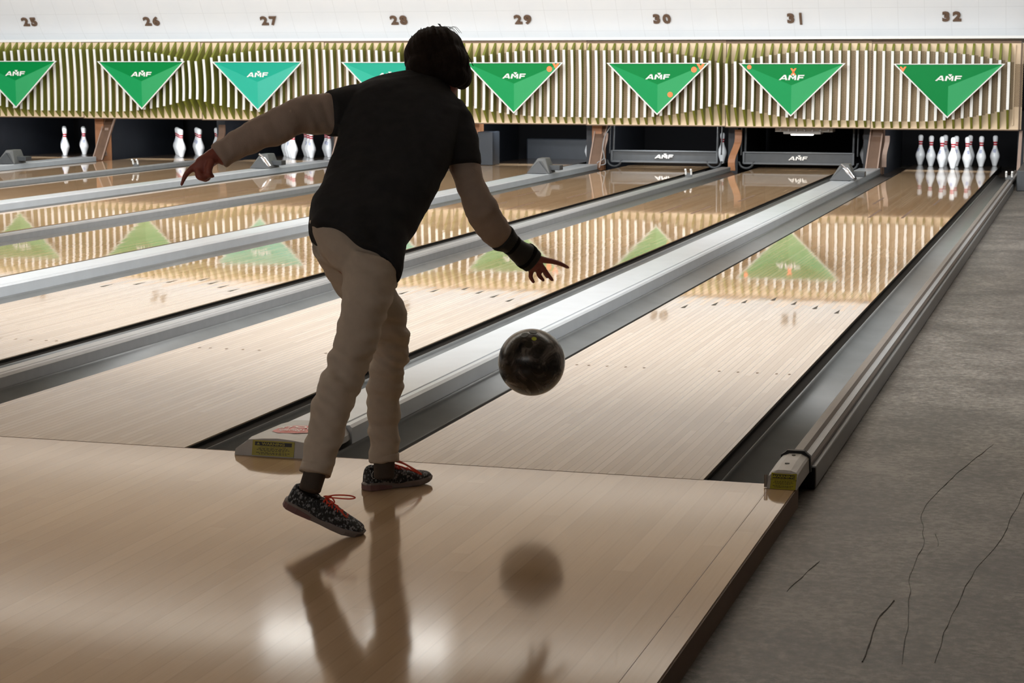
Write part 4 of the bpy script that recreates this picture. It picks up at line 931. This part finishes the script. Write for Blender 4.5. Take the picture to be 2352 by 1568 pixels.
# cuffs hem lines
for key in ('rleg', 'lleg'):
    c, a, b = [Q(x) for x in PD[key][-1]]; c0 = Q(PD[key][-2][0]); d = (c-c0).normalized()
    v, f = loft([[list(c-d*.026), list(a), list(b)], [list(c-d*.001), list(a), list(b)]], 1.035, 28, 3, 2.25, .02); obj('hem', v, f, 'pants', pants, smooth=True)
    obj2 = loft([[list(c-d*.05), list(a*.74), list(b*.74)], [list(c+d*.045), list(a*.72+RT*0), list(b*.78)]], 1, 20, 3, 2.1, .3)
    obj('sock', obj2[0], obj2[1], 'sock', person, smooth=True)

# shoes: local frame x = heel to toe, y = across, z = up
def shoe(heel, d, upv, L, name_lab):
    d = Q(d).normalized(); u = Q(upv); u = (u-d*u.dot(d)).normalized(); s = u.cross(d)
    T = lambda x, y, z: Q(heel)+d*x+s*y+u*z
    k = L/.26
    e = bpy.data.objects.new('shoe', None); C.objects.link(e); e.parent = person; e.location = Q(heel)-wloc(person); e['label'] = name_lab
    #   x, half width, side height, top height, toe spring
    S = [(.004,.020,.045,.070,0),(.012,.028,.055,.082,0),(.03,.033,.055,.088,0),(.055,.036,.050,.078,0),(.085,.038,.046,.070,0),(.11,.040,.044,.071,0),(.14,.043,.040,.066,0),(.17,.046,.034,.056,.001),(.20,.046,.028,.046,.003),(.225,.042,.024,.038,.006),(.245,.033,.020,.031,.009),(.256,.020,.016,.025,.011)]
    V = []; F = []; n = 20
    for x, hw, hs, ht, sp_ in S:
        for j in range(n):
            t = 2*pi*j/n; c, q = cos(t), sin(t)
            yy = hw*math.copysign(abs(c)**.75, c)
            zz = .018+sp_+ (ht-.018)*max(0, q)**.8 if q > 0 else .018+sp_+.006*q
            yy *= (1-.33*max(0, q)**2)
            V.append(T(x*k, yy*k, zz*k))
    for i in range(len(S)-1):
        for j in range(n): F.append((i*n+j, i*n+(j+1)%n, (i+1)*n+(j+1)%n, (i+1)*n+j))
    F.append(tuple(range(n))[::-1]); F.append(tuple((len(S)-1)*n+j for j in range(n)))
    o = obj('upper', V, F, 'shoe', e, smooth=True); sb = o.modifiers.new('s', 'SUBSURF'); sb.levels = 2; sb.render_levels = 2
    # sole
    out = [(0,0),(.003,.018),(.012,.030),(.04,.037),(.08,.037),(.12,.039),(.16,.047),(.20,.049),(.235,.041),(.255,.024),(.262,0)]
    ol = [(x, y) for x, y in out]+[(x, -y) for x, y in out[1:-1]][::-1]
    def solez(x): return .010*max(0, (x-.19)/.07)**1.6
    V = []; m_ = len(ol)
    for lvl, sc in ((0, .93), (.004, 1.0), (.016, 1.02), (.021, .97)):
        for x, y in ol: V.append(T(((x-.13)*sc+.13)*k, y*sc*k, (solez(x)+lvl*(1.25 if x < .1 else 1))*k))
    F = [tuple(range(m_))[::-1], tuple(3*m_+j for j in range(m_))]
    for i in range(3):
        for j in range(m_): F.append((i*m_+j, i*m_+(j+1)%m_, (i+1)*m_+(j+1)%m_, (i+1)*m_+j))
    obj('sole', V, F, 'sole', e, smooth=False)
    # mauve heel part of the sole
    hl = [(x, y) for x, y in ol if x <= .085]
    hl = [(-.002,0),(.001,.019),(.010,.0315),(.04,.0385),(.09,.0385),(.09,-.0385),(.04,-.0385),(.010,-.0315),(.001,-.019)]
    V = [T(x*k, y*k, .001*k) for x, y in hl]+[T(x*k, y*k*(1), (.020 if x < .05 else .012)*k) for x, y in hl]
    mh = len(hl)
    obj('heel', V, [tuple(range(mh))[::-1], tuple(mh+j for j in range(mh))]+[(j, (j+1)%mh, mh+(j+1)%mh, mh+j) for j in range(mh)], 'solepink', e)
    # collar trim
    rim = []
    for j in range(21):
        t = 2*pi*j/20; x = .054+.040*cos(t); y = .024*sin(t); z = .070+.004*(-cos(t))
        rim.append(T(x*k, y*k, z*k))
    MB().tube(rim, .0035, 8).build('collar_trim', 'edge', e, smooth=True)
    # laces
    mb = MB()
    for i in range(5):
        x = .105+.020*i; z = .074-.0062*i
        if i == 0: z = .073
        mb.tube([T((x)*k,-.022*k,(z-.006)*k), T((x+.006)*k,0,(z+.002)*k), T((x+.012)*k,.022*k,(z-.008)*k)], .0026, 6)
        mb.tube([T((x)*k,.022*k,(z-.006)*k), T((x+.006)*k,0,(z+.003)*k), T((x+.012)*k,-.022*k,(z-.008)*k)], .0026, 6)
    return e, T, mb, k
# sliding foot flat on the floor
e, T, mb, k = shoe((-.437,-.440,.0005), (.66,.75,.0), (0,0,1), .232, 'shoe flat on the floor, heel number ring in view')
mb.tube(catmull([T(.10*k,0,.078*k), T(.075*k,-.02,.10*k), T(.11*k,-.04,.098*k), T(.17*k,-.048,.062*k), T(.20*k,-.042,.040*k), T(.17*k,-.03,.055*k), T(.115*k,-.01,.078*k)], 6), .0024, 6)
mb.tube(catmull([T(.10*k,0,.078*k), T(.09*k,-.03,.097*k), T(.13*k,-.05,.085*k), T(.185*k,-.052,.045*k)], 6), .0022, 6)
mb.build('laces', 'lace', e, smooth=True)
ring = [T((.022+.008*cos(t_*pi/8))*k, -.0345*k, (.056+.013*sin(t_*pi/8))*k) for t_ in range(17)]
MB().tube(ring, .0009, 6).build('size_mark', 'white', e)
# trailing foot up on its toe
e, T, mb, k = shoe((-.440,-1.045,.090), (.190,.085,-.098), (.40,-.02,.9), .236, 'shoe with raised heel, resting on its toe')
mb.tube(catmull([T(.105*k,-.01,.078*k), T(.125*k,-.015,.098*k), T(.165*k,-.02,.118*k), T(.185*k,-.025,.122*k), T(.17*k,-.028,.112*k), T(.13*k,-.018,.092*k), T(.11*k,-.01,.080*k)], 6), .0020, 6)
mb.tube(catmull([T(.105*k,0,.078*k), T(.12*k,-.012,.088*k), T(.135*k,-.02,.080*k), T(.12*k,-.02,.070*k), T(.108*k,-.008,.076*k)], 6), .0022, 6)
mb.tube(catmull([T(.11*k,-.0,.076*k), T(.15*k,-.022,.070*k), T(.18*k,-.03,.058*k), T(.19*k,-.022,.052*k)], 6), .0024, 6)
mb.build('laces', 'lace', e, smooth=True)
